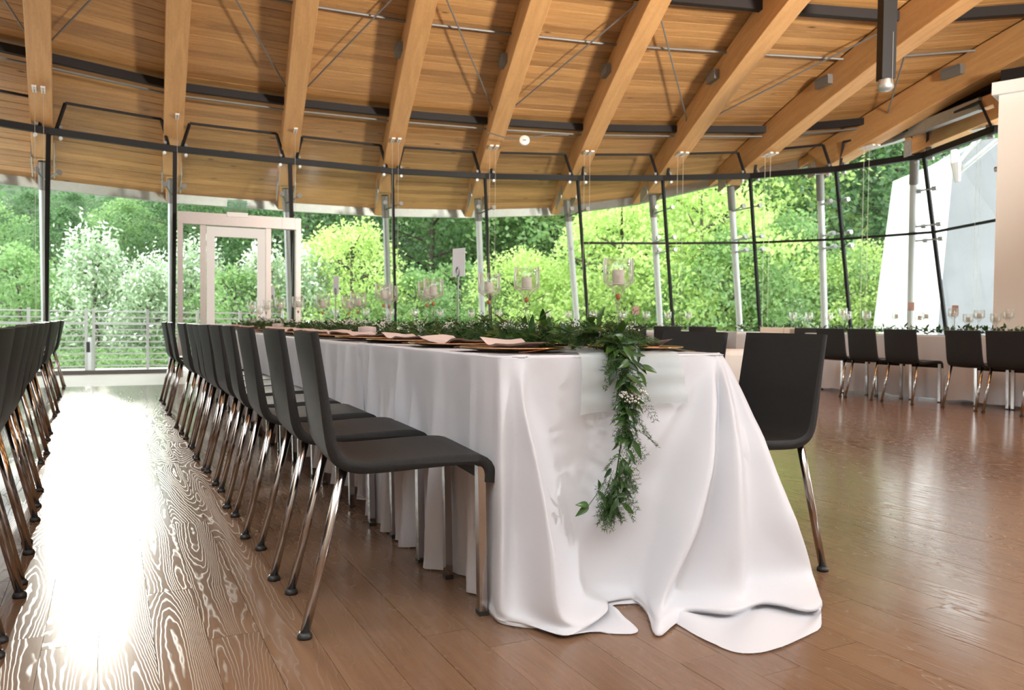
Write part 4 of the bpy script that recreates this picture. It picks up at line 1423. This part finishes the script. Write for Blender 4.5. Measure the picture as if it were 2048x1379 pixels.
CUT = {k: cutlery_mesh(k) for k in ('fork', 'knife')}
def setting(X, Y, side, k, sidename, full=True):
    # side +1: sitter on the left facing +X
    rz = 0 if side > 0 else math.pi
    w_ = '%s place from the near end' % ORD[k]
    sn = 'main table ' + sidename
    o = empty('charger_plate', (X, Y, ZC), rz)
    tag(o, 'bronze charger plate on the %s, %s' % (sn, w_), 'plate', 'charger plates')
    link('plate', plate_me, o); link('rim', rim_me, o)
    o = link('napkin', NAP[k % 3]); o.location = (X, Y, ZC); o.rotation_euler = (0, 0, rz + math.radians([80, 95, 86, 100][k % 4]))
    tag(o, 'folded blush napkin on the %s, %s' % (sn, w_), 'napkin', 'blush napkins')
    if full:
        for nm, dy in (('fork', .215), ('knife', -.205)):
            o = link(nm, CUT[nm]); o.location = (X + .015 * side, Y + dy * side, ZC); o.rotation_euler = (0, 0, rz + math.radians(rnd.uniform(-7, 7)))
            tag(o, 'copper coloured %s on the %s, %s' % (nm, sn, w_), nm, 'copper coloured cutlery')
for k, y in enumerate(L1):
    setting(XL + .185, y + .04 if k else 2.25, 1, k, 'left side', k < 7)
for k, y in enumerate((2.24, 2.72, 3.4)):
    setting(XR - .185, y, -1, k, 'right side', k < 2)

# ------------------------------------------------------------------ garlands
def leaf_mesh():
    rows = []
    n = 7
    for i in range(n + 1):
        t = i / n
        w = .19 * math.sin(math.pi * t ** .8) ** .9 * (1 - .25 * t)
        z = .10 * math.sin(t * 2.4)
        rows.append([(t, -w, z + .35 * w), (t, 0, z), (t, w, z + .35 * w)])
    return MB().grid(rows)
LEAF = leaf_mesh()
leaf_me = LEAF.mesh('ruscus_leaf', M['ruscus'], True)
LV = np.array(LEAF.v); LF = LEAF.f
def orient(dirv, upv):
    d = Vector(dirv).normalized(); u = Vector(upv)
    s_ = u.cross(d)
    if s_.length < 1e-4: s_ = Vector((1, 0, 0)).cross(d)
    s_.normalize(); u = d.cross(s_)
    return Matrix((d, s_, u)).transposed()
def put_leaf(mb, p, dirv, upv, L):
    R_ = np.array(orient(dirv, upv))
    V = (LV * L) @ R_.T + np.array(p)
    mb.add([tuple(v) for v in V], LF)
def needle(mb, p, d, L, w):
    d = Vector(d).normalized()
    s_ = d.cross(Vector((rnd.gauss(0, 1), rnd.gauss(0, 1), rnd.gauss(0, 1)))).normalized() * w
    p = Vector(p)
    mb.add([p - s_, p + s_, p + d * L], [(0, 1, 2)])
def sprig(mb, p, d, L, droop, n=9, nl=.011, nw=.0011):
    """feathery asparagus frond"""
    p = Vector(p); d = Vector(d).normalized()
    side = d.cross(Vector((rnd.gauss(0, 1), rnd.gauss(0, 1), rnd.gauss(0, .6)))).normalized()
    q = p.copy()
    for k in range(n):
        d2 = (d + Vector((0, 0, -droop * k / n))).normalized()
        q2 = q + d2 * (L / n)
        mb.tube([q, q2], .0007, 3, False)
        for s_ in (-1, 1):
            bl = L * .34 * (1 - .75 * k / n)
            b0 = q2
            bd = (side * s_ + d2 * .7 + Vector((0, 0, rnd.gauss(0, .2)))).normalized()
            b1 = b0 + bd * bl
            mb.add([b0 - d2 * .0006, b0 + d2 * .0006, b1], [(0, 1, 2)])
            m_ = max(3, int(bl / .0065))
            for j in range(m_):
                b2 = b0.lerp(b1, (j + .6) / m_)
                for e in (-1, 1):
                    needle(mb, b2, bd * .8 + d2 * e * .7 + Vector((rnd.gauss(0, .35), rnd.gauss(0, .35), rnd.gauss(0, .35))), nl * rnd.uniform(.7, 1.2), nw)
        q = q2
def bead_(mb, p, r):
    x, y, z = p
    mb.add([(x + r, y, z), (x - r, y, z), (x, y + r, z), (x, y - r, z), (x, y, z + r), (x, y, z - r)],
           [(0, 2, 4), (2, 1, 4), (1, 3, 4), (3, 0, 4), (2, 0, 5), (1, 2, 5), (3, 1, 5), (0, 3, 5)])
def breath(mb, stems, c, R, n, r=.0034):
    for _ in range(n):
        d = Vector((rnd.gauss(0, 1), rnd.gauss(0, 1), abs(rnd.gauss(0, 1)))).normalized() * R * rnd.uniform(.45, 1)
        bead_(mb, Vector(c) + d, r * rnd.uniform(.7, 1.25))
        if rnd.random() < .4: stems.tube([c, Vector(c) + d], .0005, 3, False)
gl = empty('leaf_garland', (1.40, 2.0, ZC))
tag(gl, 'leafy garland with white gypsophila along the main table, hanging over its near end', 'garland')
ginv = Matrix.Translation(-gl.location)
def gpart(o):
    o.parent = gl; o.matrix_parent_inverse = ginv; return o
nl_ = 0
lrest, fern, flow, stems = MB(), MB(), MB(), MB()
def gleaf(p, dirv, upv, L, indiv):
    global nl_
    if indiv and nl_ < 296:
        o = link('leaf', leaf_me)
        m_ = orient(dirv, upv).to_4x4(); m_.translation = Vector(p)
        o.matrix_world = m_ @ Matrix.Scale(L, 4)
        gpart(o); nl_ += 1
    else: put_leaf(lrest, p, dirv, upv, L)
def gx(y): return 1.40 + .035 * math.sin(y * 2.3) + .02 * math.sin(y * 5.1)
# hanging tail first: path down the front of the cloth
HP = [(1228, 2.02, .76), (1240, 1.965, .735), (1248, 1.94, .66), (1250, 1.93, .57), (1246, 1.925, .48), (1238, 1.92, .39), (1230, 1.918, .325), (1224, 1.915, .29)]
hp = refine([tuple(col(px, Y, z)) for px, Y, z in HP], 6)
gpart(stems.tube(hp, .0022, 6).build('main_stem', M['stem'])); stems = MB()
nh = len(hp)
for k in range(150):
    t = rnd.random() ** 1.25
    q = Vector(hp[min(nh - 1, int(t * (nh - 1)))])
    wdt = .055 * (1 - .55 * t)
    a_ = rnd.uniform(-1, 1)
    p = q + Vector((rnd.gauss(0, wdt * .35), -abs(rnd.gauss(0, .014)), rnd.gauss(0, .015)))
    d = Vector((a_ * 1.0, -abs(rnd.gauss(.12, .25)), rnd.uniform(-1.2, .1)))
    gleaf(p, d, Vector((rnd.gauss(0, .5), -1, .4)), rnd.uniform(.040, .068) * (1.08 - .3 * t), k < 90)
for k in range(88):
    t = rnd.random() ** 1.1
    q = Vector(hp[min(nh - 1, int(t * (nh - 1)))])
    sprig(fern, q + Vector((rnd.gauss(0, .015), -abs(rnd.gauss(0, .012)), 0)), Vector((rnd.gauss(.18, .75), -abs(rnd.gauss(.1, .3)), -.9)), rnd.uniform(.05, .10), .5, n=7)
tip = Vector(hp[-1])
for k in range(5):
    sprig(fern, tip + Vector((rnd.gauss(0, .004), 0, .03)), Vector((rnd.gauss(0, .35), -.05, -1)), rnd.uniform(.06, .09), .2, n=9)
# the side shoot with four leaves at the lower left
sp0 = col(1218, 1.91, .375); sp1 = col(1182, 1.89, .30)
gpart(MB().tube([sp0, sp0.lerp(sp1, .5) + Vector((0, -.01, .004)), sp1], .0012, 5).build('side_shoot', M['stem']))
for p, d in ((sp1, (-1, -.1, -.55)), (sp1, (-1, -.2, .12)), (sp0.lerp(sp1, .5), (.25, -.3, -1)), (sp0.lerp(sp1, .55), (-.3, -.4, .6))):
    gleaf(p, d, (0, -1, .5), .058, True)
breath(flow, stems, col(1268, 1.905, .585), .032, 75, .0040)
breath(flow, stems, col(1282, 1.905, .605), .024, 40, .0040)
breath(flow, stems, col(1252, 1.90, .60), .02, 22, .0036)
# on the table
y = 2.03
while y < 9.65:
    near = y < 3.4
    dens = 1.0 if near else .8 if y < 5.5 else .6
    step_ = .020 if near else .028
    cx_ = gx(y)
    cx_ = cx_ if y > 2.35 else cx_ + (1.402 - cx_) * (2.35 - y) / .32
    for _ in range(9 if near else 6):
        a_ = rnd.uniform(-1, 1)
        hgt = .010 + .058 * (1 - a_ * a_) * rnd.random() ** .7
        p = Vector((cx_ + a_ * .115, y + rnd.uniform(-.012, .012), ZC + hgt))
        d = Vector((a_ * 1.3 + rnd.gauss(0, .5), rnd.gauss(0, .9), rnd.uniform(-.25, .55)))
        big = rnd.random() < .30
        gleaf(p, d, Vector((rnd.gauss(0, .4), rnd.gauss(0, .4), 1)), rnd.uniform(.055, .085) if big else rnd.uniform(.035, .055), near and big)
    if rnd.random() < (.75 if near else .55):
        a_ = rnd.uniform(-1, 1)
        for _ in range(2 if near else 1):
            sprig(fern, (cx_ + a_ * .07, y, ZC + .02 + rnd.random() * .03), (a_ * .8 + rnd.gauss(0, .4), rnd.gauss(0, .7), rnd.uniform(.0, .75)), rnd.uniform(.06, .11), .35, n=7 if near else 5,
                  nw=.0011 if near else .0016, nl=.011 if near else .016)
    if rnd.random() < .3:
        a_ = rnd.uniform(-1, .8)
        breath(flow, stems, (cx_ + a_ * .09, y, ZC + .04 + .04 * rnd.random()), .033, 26 if near else 16, .0036 if near else .0045)
    if near and rnd.random() < .07:        # tall leafy shoots
        b0 = Vector((cx_ + rnd.uniform(-.05, .08), y, ZC + .05))
        b1 = b0 + Vector((rnd.gauss(0, .05), rnd.gauss(0, .05), rnd.uniform(.035, .065)))
        stems.tube([b0, b1], .0013, 5)
        for j in range(5):
            gleaf(b0.lerp(b1, .25 + .18 * j), (rnd.gauss(0, 1), rnd.gauss(0, 1), .35), (0, 0, 1), rnd.uniform(.05, .075), True)
    y += step_
# fern bush at the near end and a few broad bright leaves over the edge
for k in range(46):
    sprig(fern, (1.41 + rnd.gauss(0, .05), 2.05 + rnd.gauss(.03, .05), ZC + .02 + rnd.random() * .035), (rnd.gauss(.1, .6), rnd.gauss(-.2, .5), rnd.uniform(-.1, .75)), rnd.uniform(.06, .105), .5, n=8)
for p, d, L in (((1.385, 2.02, ZC + .03), (-.9, -.25, -.12), .10), ((1.38, 2.04, ZC + .055), (-.9, .1, .10), .10), ((1.37, 2.00, ZC + .02), (-.7, -.5, -.3), .085), ((1.36, 2.06, ZC + .05), (-1, .3, .05), .09), ((1.37, 1.985, ZC + .0), (-.8, -.3, -.6), .07)):
    gleaf(p, d, (0, -.35, 1), L, True)
tag(gpart(lrest.build('small_leaves', M['ruscus'], smooth=True)), None, kind='stuff')
tag(gpart(fern.build('fern_fronds', M['fern'])), None, kind='stuff')
tag(gpart(flow.build('white_flower_beads', M['flower'], smooth=True)), 'tiny white gypsophila flowers', kind='stuff')
tag(gpart(stems.build('flower_stems', M['stem'])), None, kind='stuff')

def far_garland(pa, pb, label, wid=.11, seed=1):
    r = random.Random(seed)
    g_ = empty('leaf_garland', ((pa + pb) / 2))
    tag(g_, label, 'garland', 'garlands on the far tables')
    lv, fr_ = MB(), MB()
    n = int((pb - pa).length / .02)
    d0 = (pb - pa).normalized(); s0 = Vector((-d0.y, d0.x, 0))
    for k in range(n):
        for _ in range(4):
            a_ = r.uniform(-1, 1)
            p = pa.lerp(pb, k / n) + s0 * a_ * wid + Vector((0, 0, .01 + .075 * (1 - a_ * a_) * r.random()))
            put_leaf(lv, p, (r.gauss(0, 1), r.gauss(0, 1), r.uniform(-.2, .9)), (r.gauss(0, .4), r.gauss(0, .4), 1), r.uniform(.05, .09))
        if k % 5 == 0: bead_(fr_, pa.lerp(pb, k / n) + s0 * r.uniform(-wid, wid) + Vector((0, 0, .07)), .011)
    for mb, nm, mt in ((lv, 'garland_leaves', M['ruscus']), (fr_, 'garland_flowers', M['flower'])):
        o = mb.build(nm, mt); o.parent = g_; o.matrix_parent_inverse = Matrix.Translation(-g_.location); o['kind'] = 'stuff'
far_garland(Vector((8.52, 3.6, ZC + .004)), Vector((8.52, 7.45, ZC + .004)), 'green leaf garland along the right table', seed=4)
far_garland(cw(-2.6, 12.1, ZC), cw(3.0, 12.1, ZC), 'green leaf garland along the window table', seed=5)
far_garland(cw(3.3, 11.5, ZC), cw(4.55, 11.5, ZC), 'pale leaf garland on the short far right window table', seed=6)
